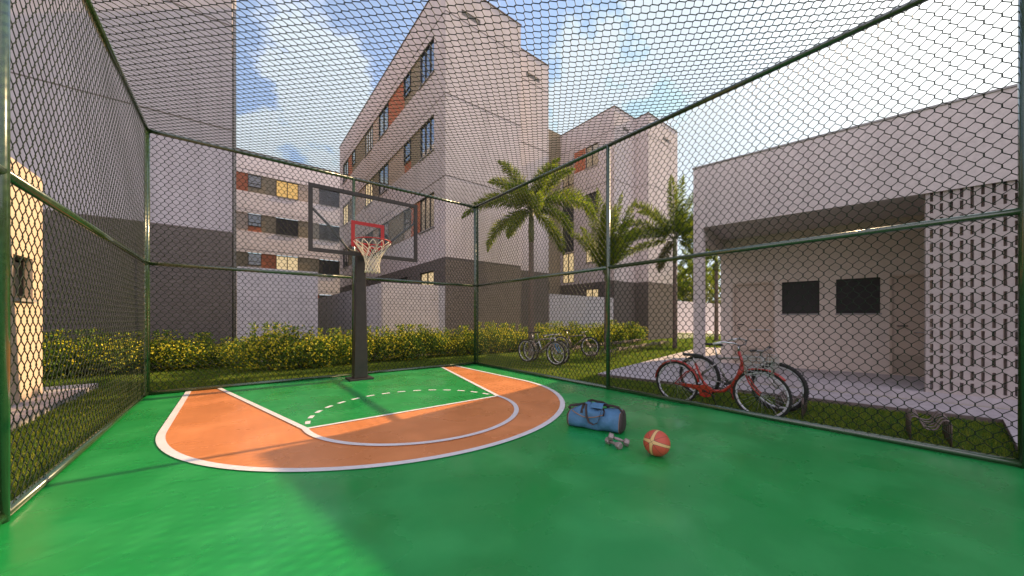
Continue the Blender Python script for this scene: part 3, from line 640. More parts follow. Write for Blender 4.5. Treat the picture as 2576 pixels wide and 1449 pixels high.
# ------------------------------------------------------------------ dumbbells
def dumbbell(loc, ang, tilt, label):
    b = MB(); r = .036; hl = .052
    def hexa(x0, x1):
        rs = [(x0, r*.8), (x0+.007, r), (x1-.007, r), (x1, r*.8)]
        vs = [(x, q*math.cos(math.pi*k/3), q*math.sin(math.pi*k/3)) for x, q in rs for k in range(6)]
        fs = [(i*6+j, i*6+(j+1) % 6, (i+1)*6+(j+1) % 6, (i+1)*6+j) for i in range(3) for j in range(6)]+[tuple(range(6))[::-1], tuple(range(18, 24))]
        b.add(vs, fs)
    hexa(-.105, -.105+hl); hexa(.105-hl, .105)
    o = empty('dumbbell', loc); o.rotation_euler = (R(0), R(tilt), ang); tag(o, label, 'dumbbell', 'dumbbells on the court')
    b.build('weight', M['dumb'], o); h = MB(); h.tube([(-.054, 0, 0), (-.03, 0, 0), (0, 0, 0), (.03, 0, 0), (.054, 0, 0)], [.011, .014, .0155, .014, .011], 12); h.build('handle', M['dumb'], o, True)
dumbbell((3.018, 2.13, .033), math.atan2(-.155, -.04), 0, 'hexagonal grey dumbbell lying flat, the lower one under the other')
dumbbell((3.068, 2.105, .066), math.atan2(-.115, .085), 16, 'hexagonal grey dumbbell propped across the other one')
# ------------------------------------------------------------------ duffel bag
bag = empty('duffel_bag', (3.36, 2.62, 0), math.atan2(-.936, .35)); tag(bag, 'blue duffel bag with dark brown straps and grey ends on the court', 'bag')
def bagsec(x, hw, h, sag=0):
    pts = []
    for k in range(28):
        a = 2*math.pi*k/28; c, s_ = math.cos(a), math.sin(a)
        yy = hw*abs(c)**.55*(1 if c >= 0 else -1); zz_ = h/2+h/2*abs(s_)**.62*(1 if s_ >= 0 else -1)
        if s_ > 0: yy *= 1-.42*s_**1.2
        zz_ = zz_-sag*max(0, s_)**2
        w_ = .010*math.sin(x*23+k*.55)+.009*math.sin(x*13-k*.8+1)+.004*math.sin(x*47+k*1.1)
        pts.append((x, yy+(w_ if abs(c) > .3 else 0), max(.002, zz_+w_*(.9 if s_ > 0 else 0))))
    return pts
xs = np.linspace(-.30, .30, 25); B = MB(); rows = []
for x in xs:
    e = abs(x)/.30; hh_ = .27*(1-.12*e**4)+.016*math.sin(x*14+2.6)-.03*max(0, -x-.12)/.18; rows.append(bagsec(x, .142*(1-.06*e**6), hh_, .045*math.exp(-((x-.03)/.09)**2)))
for rr_ in rows: B.v.extend(rr_)
for i in range(len(rows)-1):
    for k in range(28): B.f.append((i*28+k, i*28+(k+1) % 28, (i+1)*28+(k+1) % 28, (i+1)*28+k))
body = B.build('body', M['bag_blue'], bag, True)
for sx in (-1, 1):
    e = MB(); sec = rows[0] if sx < 0 else rows[-1]; cz = .12
    for q, dx in ((1.005, 0), (1.0, .012), (.86, .026), (.45, .034)):
        e.v.extend([(s_[0]+sx*dx, s_[1]*q, max(.003, cz+(s_[2]-cz)*q)) for s_ in sec])
    for i in range(3):
        for k in range(28): e.f.append((i*28+k, i*28+(k+1) % 28, (i+1)*28+(k+1) % 28, (i+1)*28+k))
    e.f.append(tuple(range(84, 112))); e.build('end_panel', M['bag_dark'], bag, True)
    pt = MB(); pt.tube([(s_[0], s_[1]*1.012, max(.004, s_[2]*1.008)) for s_ in sec], .0032, 6, closed=True); pt.build('piping', M['bag_trim'], bag, True)
def surf(x, side, h):    # point on the side of the bag
    sec = sorted([p_ for p_ in bagsec(x, .142, .27) if p_[1]*side > .02 and p_[2] > .02], key=lambda q: q[2])
    y = np.interp(h, [q[2] for q in sec], [abs(q[1]) for q in sec]); return (x, side*(y+.006), h)
# camera side is local -Y
for side in (-1, 1):
    s_ = MB(); y_top = side*.075
    loop = [surf(-.13, side, .19), surf(-.13, side, .235), (-.12, side*.085, .285), (-.08, side*.105, .30)]
    if side < 0: loop += [(-.07, -.150, .25), (-.06, -.160, .17), (-.03, -.166, .105), (.02, -.170, .085), (.07, -.168, .11), (.09, -.162, .17), (.10, -.14, .235)]
    else: loop += [(-.04, .03, .318), (.02, .0, .315), (.07, .02, .31)]
    loop += [(.115, side*.10, .262), surf(.13, side, .235), surf(.13, side, .19)]
    s_.tube(loop, .017, 8, flat=(1, .16)); s_.build('carry_strap', M['bag_dark'], bag, True)
s_ = MB(); s_.tube([surf(x, -1, .20-.05*math.sin((x+.24)/.36*math.pi)) for x in np.linspace(-.25, .12, 14)], .0055, 6); s_.build('piping', M['bag_trim'], bag, True)
s_ = MB(); s_.tube([(x, -.045+.006*math.sin(x*20), .272-.035*math.exp(-((x-.03)/.09)**2)) for x in np.linspace(-.28, .28, 20)], .005, 6, flat=(1, .6)); s_.build('zipper', M['black'], bag, True)
s_ = MB(); s_.add([(-.045, -.075, .262), (.10, -.075, .262), (.12, .06, .29), (-.03, .06, .29), (-.045, -.082, .256), (.10, -.082, .256), (.10, -.02, .305), (-.035, -.02, .305)], [(4, 5, 6, 7), (7, 6, 2, 3)]); s_.build('grip_wrap', M['bag_blue'], bag, True)
s_ = MB(); s_.tube([(-.315, .0, .19), (-.335, -.01, .205), (-.325, .0, .225), (-.25, .02, .238), (-.12, .045, .272), (.05, .045, .272), (.19, .03, .28), (.27, .0, .275), (.31, -.02, .235), (.32, -.02, .19)], .015, 8, flat=(.2, 1)); s_.build('shoulder_strap', M['bag_dark'], bag, True)
# ------------------------------------------------------------------ bicycles
def wheel(parent, x, rad, tyre_r, white_rim, knob):
    w = empty('wheel', (x, 0, rad), 0, parent)
    n = 40; t = MB(); t.tube([((rad-tyre_r)*math.cos(2*math.pi*i/n), 0, (rad-tyre_r)*math.sin(2*math.pi*i/n)) for i in range(n)], tyre_r, 8, closed=True)
    if knob:
        for i in range(60):
            a = 2*math.pi*i/60; c, s = math.cos(a), math.sin(a)
            for yy in (-.014, .014): t.tube([((rad-.006)*c, yy, (rad-.006)*s), ((rad+.004)*c, yy, (rad+.004)*s)], .007, 4)
    t.build('tyre', M['rubber'], w, True)
    r = MB(); rr = rad-tyre_r*2-.008; r.tube([(rr*math.cos(2*math.pi*i/n), 0, rr*math.sin(2*math.pi*i/n)) for i in range(n)], .015, 6, closed=True); r.build('rim', M['chrome'] if not white_rim else M['white'], w, True)
    s = MB()
    for i in range(28):
        a = 2*math.pi*i/28; a2 = a+(.35 if i % 2 else -.35); s.tube([(.02*math.cos(a2), (.028 if i % 4 < 2 else -.028), .02*math.sin(a2)), (rr*math.cos(a), 0, rr*math.sin(a))], .0014, 3)
    s.tube([(0, -.045, 0), (0, .045, 0)], .02, 10); s.build('spokes', M['silver'], w)
    return w
def saddle(parent, x, z, m):
    s = MB(); prof = [(-.135, .012, .01), (-.12, .065, .0), (-.06, .07, 0), (0, .035, .003), (.07, .022, .004), (.13, .016, -.002), (.145, .005, -.008)]
    for px_, hw, dz in prof:
        for k in range(8):
            a = 2*math.pi*k/8; s.v.append((x+px_, hw*math.cos(a), z+dz+(.022*math.sin(a))))
    for i in range(len(prof)-1):
        for k in range(8): s.f.append((i*8+k, i*8+(k+1) % 8, (i+1)*8+(k+1) % 8, (i+1)*8+k))
    s.f += [tuple(range(8))[::-1], tuple(range(48, 56))]
    s.build('saddle', m, parent, True)
def mtb(name, mframe, white_rim=False, wb=1.18, rad=.37, label='', stripe=None):
    b = empty(name); tag(b, label, 'bicycle', None)
    h = wb/2; wheel(b, -h, rad, .027, white_rim, True); wheel(b, h, rad, .027, white_rim, True)
    bb = (-.12, 0, .31); seat = (-.27, 0, .72); hd = (.40, 0, .80); hl = (.44, 0, .66)
    f = MB(); f.tube([seat, hd], .02, 10); f.tube([bb, (.42, 0, .70)], .026, 10); f.tube([bb, seat], .018, 10); f.tube([hd, hl], .024, 10)
    for y in (-.055, .055):
        f.tube([(bb[0], y*.5, bb[2]), (-h, y, rad)], .011, 8); f.tube([(seat[0]+.02, y*.4, .66), (-h, y, rad)], .010, 8)
    f.build('frame', mframe, b, True)
    k = MB(); k.tube([hl, (.455, 0, .625)], .02, 8); k.tube([(.455, -.06, .61), (.455, .06, .61)], .018, 8)
    for y in (-.06, .06): k.tube([(.455, y, .62), (.50, y, .50)], .015, 8); k.tube([(.495, y, .51), (h, y, rad)], .021, 8)
    k.build('fork', stripe or mframe, b, True)
    s = MB(); s.tube([seat, (-.325, 0, .93)], .014, 8); s.build('seat_post', M['silver'], b, True); saddle(b, -.33, .955, M['black'])
    hb = MB(); hb.tube([hd, (.375, 0, .885), (.42, 0, .905)], .015, 8); hb.tube([(.38, -.33, .93), (.41, -.12, .915), (.42, 0, .905), (.41, .12, .915), (.38, .33, .93)], .012, 8)
    for y in (-.24, .24): hb.tube([(.40, y, .92), (.45, y*1.0, .895), (.45, y*1.35, .89)], .006, 6)
    ho = hb.build('handlebar', M['silver'], b, True)
    gp = MB()
    for y in (-1, 1): gp.tube([(.38, y*.33, .931), (.392, y*.23, .925)], .017, 8)
    gp.build('grip', M['black'], ho, True)
    cr = MB(); cr.tube([(bb[0], -.065, bb[2]), (bb[0], .065, bb[2])], .02, 10)
    for rr in (.085, .06): cr.tube([(bb[0]+rr*math.cos(2*math.pi*i/24), -.05, bb[2]+rr*math.sin(2*math.pi*i/24)) for i in range(24)], .005, 5, closed=True)
    for i in range(5): a = 2*math.pi*i/5; cr.tube([(bb[0], -.05, bb[2]), (bb[0]+.085*math.cos(a), -.05, bb[2]+.085*math.sin(a))], .005, 4)
    cr.tube([(bb[0], -.065, bb[2]), (bb[0]+.12, -.075, bb[2]-.12)], .009, 6); cr.tube([(bb[0], .065, bb[2]), (bb[0]-.12, .075, bb[2]+.12)], .009, 6)
    cr.tube([(bb[0]+.12, -.07, bb[2]-.12), (bb[0]+.12, -.15, bb[2]-.12)], .012, 6); cr.tube([(bb[0]-.12, .07, bb[2]+.12), (bb[0]-.12, .15, bb[2]+.12)], .012, 6)
    cr.tube([(bb[0], -.05, bb[2]+.085), (-h, -.05, rad+.035)], .004, 4); cr.tube([(bb[0], -.05, bb[2]-.085), (-h+.03, -.05, rad-.10)], .004, 4)
    cr.build('crankset', M['metal_dark'], b, True)
    g = MB()
    for rr in (.05, .04, .03): g.tube([(-h+rr*math.cos(2*math.pi*i/16), -.04, rad+rr*math.sin(2*math.pi*i/16)) for i in range(16)], .005, 4, closed=True)
    g.tube([(-h, -.05, rad-.03), (-h+.03, -.055, rad-.10)], .010, 6); g.build('derailleur', M['silver'], b, True)
    cable = MB(); cable.tube([(.40, -.15, .91), (.50, -.08, .86), (.47, -.02, .74), (.44, 0, .66)], .003, 4); cable.tube([(.40, .15, .91), (.52, .06, .84), (.43, .01, .76)], .003, 4); cable.build('brake_cable', M['black'], b)
    return b
def fender(parent, x, rad, a0, a1, m):
    f = MB(); n = 18; R1 = rad+.022
    for i in range(n+1):
        a = R(a0+(a1-a0)*i/n); c, s = math.cos(a), math.sin(a)
        for yy, dr in ((-.030, -.016), (-.02, -.002), (0, .004), (.02, -.002), (.030, -.016)):
            f.v.append((x+(R1+dr)*c, yy, rad+(R1+dr)*s))
    for i in range(n):
        for k in range(4): f.f.append((i*5+k, i*5+k+1, (i+1)*5+k+1, (i+1)*5+k))
    o = f.build('fender', m, parent, True); md = o.modifiers.new('s', 'SOLIDIFY'); md.thickness = .003
def citybike(label):
    b = empty('city_bicycle'); tag(b, label, 'bicycle'); wb, rad = 1.18, .35; h = wb/2; m = M['bike_red']
    wheel(b, -h, rad, .018, True, False); wheel(b, h, rad, .018, True, False)
    bb = (-.12, 0, .30); seat = (-.28, 0, .70); hd = (.33, 0, .93); hl = (.41, 0, .63)
    f = MB(); f.tube([seat, bb], .018, 10)
    f.tube([(-.165, 0, .42), (-.10, 0, .34), (.0, 0, .305), (.12, 0, .33), (.24, 0, .44), (.34, 0, .62), (.385, 0, .72)], .024, 10)
    f.tube([hd, (.37, 0, .78), hl], .021, 10); f.tube([(.22, 0, .42), (.31, 0, .60), (.37, 0, .80)], .014, 8)
    for y in (-.055, .055):
        f.tube([(bb[0], y*.5, bb[2]), (-h, y, rad)], .010, 8); f.tube([(-.26, y*.4, .62), (-.40, y, .56), (-h, y, rad)], .009, 8)
    f.build('frame', m, b, True)
    k = MB()
    for y in (-.045, .045): k.tube([(.41, y*.7, .64), (.47, y, .50), (.53, y, .42), (h, y, rad)], .012, 8)
    k.tube([(.41, -.035, .64), (.41, .035, .64)], .014, 8); k.build('fork', m, b, True)
    fender(b, -h, rad, 10, 175, m); fender(b, h, rad, 40, 200, m)
    s = MB(); s.tube([seat, (-.315, 0, .79)], .013, 8); s.build('seat_post', M['silver'], b, True); saddle(b, -.32, .83, M['black'])
    for dx in (-.10, -.04): pass
    hb = MB(); hb.tube([hd, (.325, 0, 1.02)], .013, 8)
    hb.tube([(.12, -.27, 1.06), (.24, -.27, 1.09), (.36, -.22, 1.07), (.38, -.10, 1.03), (.34, 0, 1.01), (.38, .10, 1.03), (.36, .22, 1.07), (.24, .27, 1.09), (.12, .27, 1.06)], .011, 8)
    ho = hb.build('handlebar', M['chrome'], b, True); gp = MB()
    for y in (-.27, .27): gp.tube([(.10, y, 1.055), (.21, y, 1.083)], .017, 8)
    gp.build('grip', M['white'], ho, True)
    cg = MB(); cg.prism([(-.0, 0)]*0 or [(-.16-.02, .0), (-.16-.02, .0)], 0, 0) if False else None
    y0, y1 = -.062, -.048
    pts = [(-.46, .33), (-.44, .375), (-.20, .375), (-.12, .40), (-.04, .37), (-.02, .30), (-.04, .23), (-.12, .20), (-.20, .225), (-.21, .30)]
    cg.v += [(x, y0, z) for x, z in pts]+[(x, y1, z) for x, z in pts]; n = len(pts)
    cg.f += [tuple(range(n)), tuple(range(n, 2*n))[::-1]]+[(i, (i+1) % n, n+(i+1) % n, n+i) for i in range(n)]; cg.build('chain_guard', m, b)
    cr = MB(); cr.tube([(bb[0], -.08, bb[2]), (bb[0], .07, bb[2])], .018, 8); cr.tube([(bb[0], -.075, bb[2]), (bb[0]+.15, -.08, bb[2]-.05)], .008, 6); cr.tube([(bb[0], .075, bb[2]), (bb[0]-.15, .08, bb[2]+.05)], .008, 6)
    cr.tube([(bb[0]+.15, -.08, bb[2]-.05), (bb[0]+.15, -.15, bb[2]-.05)], .012, 6); cr.tube([(bb[0]-.15, .08, bb[2]+.05), (bb[0]-.15, .15, bb[2]+.05)], .012, 6); cr.build('crankset', M['metal_dark'], b, True)
    st = MB(); st.tube([(-.08, .04, .28), (-.02, .13, .0)], .008, 6); st.build('kickstand', M['metal_dark'], b)
    bk = MB(); bx0, bx1, bw_, z0, z1 = .44, .76, .16, .64, .90
    def ring(z, q): 
        bk.tube([(bx0+(.03*(1-q)), -bw_*q, z), (bx1-.04+.04*q, -bw_*q, z), (bx1-.04+.04*q, bw_*q, z), (bx0+.03*(1-q), bw_*q, z)], .0042, 4, closed=True)
    for i in range(6): z = z0+(z1-z0)*i/5; ring(z, .82+.18*i/5)
    for i in range(9):
        y = -1+2*i/8
        bk.tube([(bx0+.005, y*bw_*.82, z0), (bx0, y*bw_, z1)], .0032, 4); bk.tube([(bx1-.01, y*bw_*.82, z0), (bx1, y*bw_, z1)], .0032, 4)
        xx = bx0+(bx1-bx0)*i/8
        for sy in (-1, 1): bk.tube([(xx, sy*bw_*.82, z0), (xx, sy*bw_, z1)], .0032, 4)
        bk.tube([(xx, -bw_*.82, z0), (xx, bw_*.82, z0)], .002, 4)
    bk.build('basket', M['silver'], b)
    rk = MB()
    for y in (-.06, .06): rk.tube([(-.28, y, .74), (-.75, y, .75)], .004, 5); rk.tube([(-.66, y, .75), (-h, y, rad)], .004, 5)
    for i in range(5): x = -.32-.1*i; rk.tube([(x, -.06, .745), (x, .06, .745)], .003, 4)
    rk.build('rear_rack', M['silver'], b)
    return b
def place(o, c, ang, lean=0): o.location = (c[0], c[1], ZG); o.rotation_euler = (R(lean), 0, ang)
def heading(r_, f_): return math.atan2(f_[1]-r_[1], f_[0]-r_[0])
red = citybike('red city bicycle with a wire basket and mudguards against the right fence'); place(red, (5.68, 2.2), heading((5.66, 2.8), (5.64, 1.6)), 3)
b1 = mtb('mountain_bicycle', M['bike_grey'], True, 1.2, .37, 'grey mountain bicycle standing behind the red one near the porch'); place(b1, (6.47, 2.2), heading((6.53, 2.82), (6.40, 1.6)), 2)
b2 = mtb('mountain_bicycle', M['bike_brown'], True, 1.2, .37, 'brown framed bicycle nearest the court corner on the lawn'); place(b2, (7.40, 7.87), heading((7.32, 8.55), (7.45, 7.23)), 3)
b3 = mtb('mountain_bicycle', M['white'], True, 1.2, .37, 'white and blue bicycle directly behind the brown framed one', M['bike_blue']); place(b3, (7.70, 8.0), heading((7.32, 8.55), (7.45, 7.23)), 0)
b4 = mtb('mountain_bicycle', M['bike_brown'], True, 1.2, .37, 'bicycle standing farthest away on the sunny lawn before the hedge'); place(b4, (10.05, 8.8), heading((9.87, 9.4), (10.2, 8.2)), 3)
for o in (b2, b3, b4): o['group'] = 'bicycles parked on the lawn beyond the court'
# ------------------------------------------------------------------ bicycle racks
rk = empty('bicycle_rack'); tag(rk, 'low bent tube bicycle rack on the grass in front of the screen wall', 'bicycle rack', 'bicycle racks on the lawn')
for i in range(5):
    L = MB()
    for dx in (0, .022):
        x = .135*i+dx
        hw, hz = .145, .30+.0*i
        pts = [(x, -hw, 0), (x, -hw, hz-.04), (x, -hw+.012, hz-.01), (x, -hw+.035, hz), (x, -hw+.06, hz-.015), (x, -.045, hz-.11), (x, -.018, hz-.125), (x, .018, hz-.125), (x, .045, hz-.11), (x, hw-.06, hz-.015), (x, hw-.035, hz), (x, hw-.012, hz-.01), (x, hw, hz-.04), (x, hw, 0)]
        L.tube(pts, .0075, 7)
    L.build('wheel_loop', M['rackm'], rk, True)
rk.location = (6.0, .13, ZG); rk.rotation_euler = (0, 0, R(6))
rlab = ['low bent tube bicycle rack holding the front wheel of the grey bicycle', None]
def rack_at(x, y, a, label):
    c = copy_tree(rk); c.location = (x, y, ZG); c.rotation_euler = (0, 0, a); c['label'] = label; return c
rack_at(6.15, 1.42, R(6), rlab[0])
far_r = []
for row in range(2):
    for i in range(7):
        s = i*1.25; x = 9.0+s*.983+row*.3; y = 7.35+s*.187+row*1.7
        if row == 1 and i < 1: continue
        rack_at(x, y, R(10), 'small tube bicycle rack in the rows on the sunlit lawn before the hedge')
# ------------------------------------------------------------------ planting helpers
def leaves(C, D, W_, ln, wd):
    """diamond leaves: centres, long directions, width directions"""
    ln = np.asarray(ln).reshape(-1, 1); wd = np.asarray(wd).reshape(-1, 1)
    V = np.stack([C-D*ln*.5, C+W_*wd*.5, C+D*ln*.5, C-W_*wd*.5], 1); n = len(C)
    return V.reshape(-1, 3), np.arange(n*4).reshape(n, 4)
def unit(a): return a/(np.linalg.norm(a, axis=-1, keepdims=True)+1e-9)
def make_bush(seed, w_=.62, d_=.50, h_=.92):
    g = np.random.default_rng(seed); n = 3600
    lob = np.array([(g.uniform(-.6, .6)*w_, g.uniform(-.5, .5)*d_, g.uniform(.35, .62)*h_, g.uniform(.28, .42)) for _ in range(11)])
    k = g.integers(0, 11, n); dirs = unit(g.normal(size=(n, 3))); rr = g.uniform(.55, 1.04, n)[:, None]
    C = lob[k, :3]+dirs*lob[k, 3:4]*rr; C[:, 2] = np.abs(C[:, 2])*.98+.02
    top = g.integers(0, n, 260)                                       # loose sprigs above
    C[top] = np.stack([g.normal(0, w_*.5, 260), g.normal(0, d_*.35, 260), h_*g.uniform(.8, 1.18, 260)], 1)
    sp = g.integers(0, 9, 260); sx = g.uniform(-.6, .6, 9)*w_; sy = g.uniform(-.4, .4, 9)*d_
    C[top, 0] = sx[sp]+g.normal(0, .035, 260); C[top, 1] = sy[sp]+g.normal(0, .035, 260)
    D = unit(dirs+g.normal(size=(n, 3))*.7+np.array([0, 0, .5])); W_ = unit(np.cross(D, g.normal(size=(n, 3))))
    o = empty('flowering_bush'); V, Fc = leaves(C, D, W_, g.uniform(.05, .105, n), g.uniform(.02, .038, n)); mesh_np('foliage', V, Fc, M['leaf_bush'], o)
    m = 950; k = g.integers(0, 11, m); dirs = unit(g.normal(size=(m, 3))+np.array([0, -.3, .35])); C = lob[k, :3]+dirs*lob[k, 3:4]*g.uniform(.96, 1.1, m)[:, None]
    C[:, 2] = np.clip(C[:, 2], .06, None); C[:60, 0] = sx[sp[:60]]+g.normal(0, .03, 60); C[:60, 1] = sy[sp[:60]]+g.normal(0, .03, 60); C[:60, 2] = h_*g.uniform(.85, 1.17, 60)
    keep = np.concatenate([C, C+g.normal(size=C.shape)*.014]); D = unit(g.normal(size=keep.shape)); W_ = unit(np.cross(D, np.concatenate([dirs, dirs])+g.normal(size=keep.shape)*.4))
    V, Fc = leaves(keep, D, W_, g.uniform(.028, .05, len(keep)), g.uniform(.028, .046, len(keep))); mesh_np('blossom', V, Fc, M['flower'], o)
    st = MB()
    for i in range(7):
        a = g.uniform(0, 6.28); st.tube([(0, 0, 0), (.12*math.cos(a), .1*math.sin(a), .3), (.35*math.cos(a)*w_, .3*math.sin(a), .62)], [.010, .008, .004], 5)
    st.build('stem', M['trunk'], o); return o
protos = [make_bush(s) for s in (11, 12, 13, 14)]
spots = []
for x in np.arange(-4.3, -.8, .68): spots.append((x, 13.0+.12*math.sin(x*3), .95, 0))
spots.append((-.45, 13.15, .72, 0)); spots.append((.15, 12.55, .80, 1)); 
xs_ = np.arange(.72, 18.3, .70)
for x in xs_: spots.append((x, 11.55-.20*math.exp(-(x-1.6)**2/2)+.1*math.sin(x*2.3), 1.0+.08*math.sin(x*1.7)+(.05 if x > 8 else 0), 1))
used = set()
WH = ['by the corner of the cream building', 'behind the left corner post']
for i, (x, y, s, side) in enumerate(spots):
    k = i % 4; o = protos[k] if k not in used else copy_tree(protos[k]); used.add(k)
    o.location = (x, y, ZG); o.rotation_euler = (0, 0, random.choice((0, math.pi))+random.uniform(-.4, .4)); s *= 1.05; o.scale = (s*1.04, s, s*random.uniform(.92, 1.08))
    if side == 0: lab = 'yellow flowering bush in the hedge before the big dark wall at left'
    elif x < 4: lab = 'yellow flowering bush in the hedge left of and behind the basketball post'
    elif x < 9: lab = 'yellow flowering bush in the hedge along the foot of the central block'
    else: lab = 'yellow flowering bush in the far sunny end of the hedge behind the bicycles'
    tag(o, lab, 'bush', 'bushes with yellow flowers in the hedge')
# ---- palms
def frond(name, parent, az, el, L, droop, mt, n=70, lw=.40, seed=0, base=(0, 0, 0)):
    g = np.random.default_rng(seed); pts = []; p = np.array(base, float); e = el; st = L/n
    h = np.array([math.cos(az), math.sin(az), 0]); T = []; L *= 1.22; st = L/n
    for i in range(n+1):
        t = h*math.cos(e)+np.array([0, 0, 1])*math.sin(e); pts.append(p.copy()); T.append(t); p = p+t*st; e -= droop/n*(.35+1.5*i/n)
    pts = np.array(pts); T = np.array(T); side = np.cross(h, [0, 0, 1.0])
    C = []; D = []; W_ = []; ln = []; wd = []
    for i in range(7, n+1):
        s = i/n; l = lw*(math.sin(math.pi*min(1, s*.9+.12))**.55)*(1 if s < .8 else (1.25-s)/.45)
        up = np.cross(side, T[i])*1.0
        up = up if up[2] > 0 else -up
        for sg in (-1, 1):
            for q in range(6):
                ro = g.uniform(-1.2, 1.1); d = side*sg*math.cos(ro)+up*math.sin(ro)+T[i]*g.uniform(.45, .95)+np.array([0, 0, -.18]); d = d/np.linalg.norm(d)
                ll = l*g.uniform(.75, 1.1); c0 = pts[i]+T[i]*g.uniform(-.5, .5)*st
                C.append(c0+d*ll*.5); D.append(d); W_.append(np.cross(d, g.normal(size=3))); ln.append(ll); wd.append(.026)
    V, Fc = leaves(np.array(C), np.array(D), unit(np.array(W_)), ln, wd)
    o = mesh_np(name, V, Fc, mt, parent)
    m = MB(); m.tube([tuple(q) for q in pts[::4]], [max(.004, .022*(1-k/(len(pts[::4])))) for k in range(len(pts[::4]))], 5); m.build('leaf_stalk', M['shaft'], o, True)
    return o
RA = math.atan2(-.6225, .7826)      # azimuth that runs to the right in the photograph
def palm(name, loc, trunk_top, shaft_top, r0, fr, label, mt='frond', seed=1, group=None):
    o = empty(name, (loc[0], loc[1], ZG)); tag(o, label, 'palm tree', group)
    t = MB(); n = 26; pts = [(0, 0, -.05+(trunk_top+.05)*i/n) for i in range(n+1)]
    t.tube(pts, [r0*(1.25 if i == 0 else 1)*(1-.22*i/n)*(1.04 if i % 2 else .98) for i in range(n+1)], 12); t.build('trunk', M['trunk'], o, True)
    if shaft_top > trunk_top:
        s = MB(); s.tube([(0, 0, trunk_top), (0, 0, trunk_top+(shaft_top-trunk_top)*.3), (0, 0, shaft_top-.15), (0, 0, shaft_top)], [r0*.85, r0*.98, r0*.7, r0*.4], 12); s.build('crownshaft', M['shaft'], o, True)
    for i, (az, el, L, dr) in enumerate(fr):
        frond('frond', o, az, R(el), L, R(dr), M['frond_dry'] if el < -40 else M[mt], seed=seed*50+i, base=(.05*math.cos(az), .05*math.sin(az), shaft_top-.12-.0*i))
    return o
LA = RA+math.pi
P1 = [(LA+.3, 72, 1.75, 50), (LA-.4, 60, 1.9, 62), (RA+.3, 62, 2.1, 45), (RA-.4, 74, 1.7, 40), (LA-.25, 42, 2.0, 95), (LA+.2, 18, 2.3, 75), (LA-.6, -5, 2.2, 75), (LA+1.2, 30, 2.0, 90),
      (RA+.2, 42, 2.5, 115), (RA-.35, 20, 2.3, 95), (RA-.8, -10, 2.0, 70), (RA-1.5, 20, 1.7, 110), (RA-1.2, 60, 1.8, 90), (LA+.9, -30, 1.6, 40), (RA+.6, -25, 1.9, 50), (RA+1.4, 40, 2.0, 80)]
palm('palm_tree', (8.5, 9.55), 4.2, 5.55, .115, P1, 'tallest palm with a full feathery crown, right of the court corner', seed=1)
P2 = [(LA, 82, 2.8, 18), (LA+.6, 86, 3.2, 10), (RA, 84, 3.2, 12), (RA-.5, 76, 2.9, 20), (RA+.4, 66, 2.4, 30), (LA-.4, 66, 2.2, 34), (RA-1.4, 80, 2.5, 18), (LA+1.6, 88, 2.9, 8), (RA+1.2, 80, 2.6, 16), (RA-.9, 58, 2.0, 36), (LA-.9, 70, 2.4, 26), (LA+2.4, 74, 2.3, 30), (RA-2, 88, 2.6, 10)]
palm('palm_tree', (12.95, 9.55), 3.1, 3.5, .075, P2, 'young upright palm with a slim trunk, middle one of the three', seed=2)
P3 = [(LA-.9, 65, 2.3, 60), (RA+.5, 50, 2.2, 75), (LA, 38, 2.4, 70), (RA-.2, 62, 2.2, 55), (RA+.2, 75, 2.6, 40), (LA+.3, 55, 2.4, 62), (RA-.4, 40, 2.3, 70), (RA, 15, 2.3, 70), (LA, 15, 2.6, 60), (LA-.4, -5, 2.6, 40), (LA-.7, 40, 2.2, 80), (RA+.9, 60, 2.3, 60), (RA-1.2, 30, 1.9, 90), (LA+1.0, 80, 2.4, 30), (RA-.2, -35, 1.8, 40), (LA+.5, -45, 1.7, 35), (RA+.5, 85, 2.7, 15), (RA-.9, -10, 2.0, 70)]
palm('palm_tree', (16.2, 8.05), 4.0, 5.3, .10, P3, 'palm growing beside the porch pillar, rightmost of the three palms', seed=3)
P4 = [(a, e, 2.6, d) for a, e, d in ((0, 60, 70), (.9, 30, 90), (1.8, 70, 60), (2.7, 20, 90), (3.6, 55, 70), (4.5, 10, 80), (5.4, 40, 90), (.4, -15, 60), (2.2, -10, 60), (4.0, -20, 60), (5.9, 75, 50))]
pf = palm('palm_tree', (23.5, 9.05), 4.4, 5.2, .12, P4, 'palm standing in the gap between the porch pillar and wall', seed=4)
fp = [(36, 20.5, 1.25), (40, 19.8, 1.1), (33, 19.9, 1.0), (44, 19.5, 1.3), (38, 17.9+2.4, .95), (47.5, 20.2, 1.15), (30.5, 20.6, 1.1)]
for i, (x, y, s) in enumerate(fp):
    c = copy_tree(pf); c.location = (x, y, ZG); c.scale = (s, s, s); c.rotation_euler = (0, 0, i*1.1); tag(c, 'hazy distant palm behind the far pale wall', 'palm tree', 'distant palms beyond the far wall')
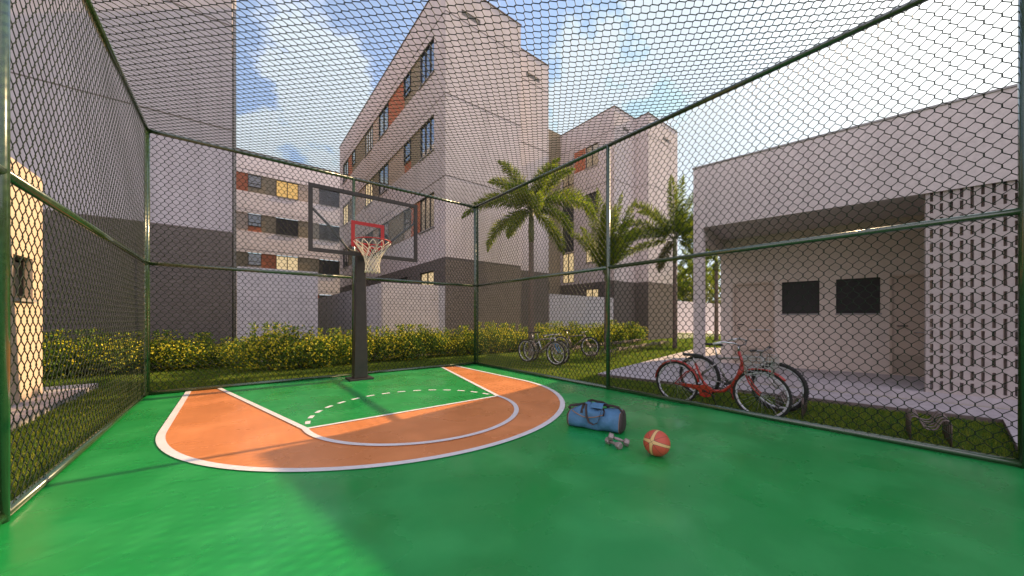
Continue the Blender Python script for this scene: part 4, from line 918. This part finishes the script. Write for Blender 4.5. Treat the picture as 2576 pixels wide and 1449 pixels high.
# ---- far trees
def tree(name, loc, h, r, label, mt, n=5200, seed=5, leaf=.16, group=None):
    g = np.random.default_rng(seed); o = empty(name, (loc[0], loc[1], ZG)); tag(o, label, 'tree', group)
    t = MB(); t.tube([(0, 0, -.1), (.1, 0, h*.3), (0, .1, h*.62)], [.2, .15, .08], 8)
    cl = [(g.uniform(-.7, .7)*r, g.uniform(-.7, .7)*r, h*g.uniform(.45, .95), r*g.uniform(.3, .5)) for _ in range(16)]
    for c in cl: t.tube([(0, .05, h*.42), (c[0]*.6, c[1]*.6, (c[2]+h*.42)/2), (c[0], c[1], c[2])], [.07, .045, .015], 5)
    t.build('trunk', M['trunk'], o, True)
    cl = np.array(cl); k = g.integers(0, 16, n); d = unit(g.normal(size=(n, 3))); C = cl[k, :3]+d*cl[k, 3:4]*g.uniform(.5, 1.1, n)[:, None]*np.array([1.2, 1.2, .8])
    D = unit(g.normal(size=(n, 3))); W_ = unit(np.cross(D, g.normal(size=(n, 3)))); V, Fc = leaves(C, D, W_, g.uniform(.7, 1.2, n)*leaf, g.uniform(.4, .7, n)*leaf)
    mesh_np('crown', V, Fc, M[mt], o); return o
for i, (x, y, h, r) in enumerate(((40, 26, 6.5, 4), (47, 25, 7.5, 4.5), (54, 24, 7, 4.5), (34, 27, 6, 4))):
    tree('leafy_tree', (x, y), h, r, 'pale hazy tree standing behind the distant palms', 'leaf_far', seed=20+i, leaf=.35, group='trees behind the distant palms')
tree('leafy_tree', (24.6, -1.9), 10.4, 2.2, 'leafy tree top rising over the porch building roof at the right edge', 'leaf_far', n=5000, seed=31, leaf=.14)
# ------------------------------------------------------------------ grass
def in_path(x, y):
    ca, sa = math.cos(R(10.55)), math.sin(R(10.55)); dx, dy = x-8.66, y-.23; m = dx*ca+dy*sa; s = -dx*sa+dy*ca
    a = (m > -.85) & (m < 9.6) & (s > -9) & (s < 5.3)
    b = (x > 5.40) & (y < -.44) & (y > -3.4)
    c = (x > X0-.05) & (x < X1+.05) & (y < Y1+.05) & (y > Y0-.05)
    d = (x < -2.17) & (y < 10.74) & (y > 3.6)
    return a | b | c | d
def blades(x0, x1, y0, y1, dens, h, wd, seed):
    g = np.random.default_rng(seed); n = int((x1-x0)*(y1-y0)*dens); x = g.uniform(x0, x1, n); y = g.uniform(y0, y1, n)
    k = ~in_path(x, y); x, y = x[k], y[k]; n = len(x); a = g.uniform(0, 6.28, n); l = g.uniform(.15, .9, n)*h; hh = h*g.uniform(.55, 1.15, n); b = g.uniform(0, 6.28, n)
    P0 = np.stack([x-np.cos(a)*wd/2, y-np.sin(a)*wd/2, np.full(n, ZG)], 1); P1_ = np.stack([x+np.cos(a)*wd/2, y+np.sin(a)*wd/2, np.full(n, ZG)], 1)
    T = np.stack([x+np.cos(b)*l, y+np.sin(b)*l, ZG+hh], 1); return np.stack([P0, P1_, T], 1).reshape(-1, 3)
VV = np.concatenate([blades(-3.2, X0, 2.5, 9, 3200, .055, .010, 1), blades(X1, 8.2, -.6, 5.6, 3000, .05, .010, 2), blades(-7, 8, 8.4, 13.6, 1300, .055, .014, 3),
                     blades(X1, 11, 5.2, 11.2, 1300, .055, .014, 4), blades(11, 22, 5.2, 12, 450, .06, .022, 5), blades(22, 34, 4, 17, 120, .07, .05, 6)])
gr = mesh_np('grass', VV, np.arange(len(VV)).reshape(-1, 3), M['grass']); gr['kind'] = 'stuff'; gr['label'] = 'short green lawn grass around the court'; gr['category'] = 'grass'
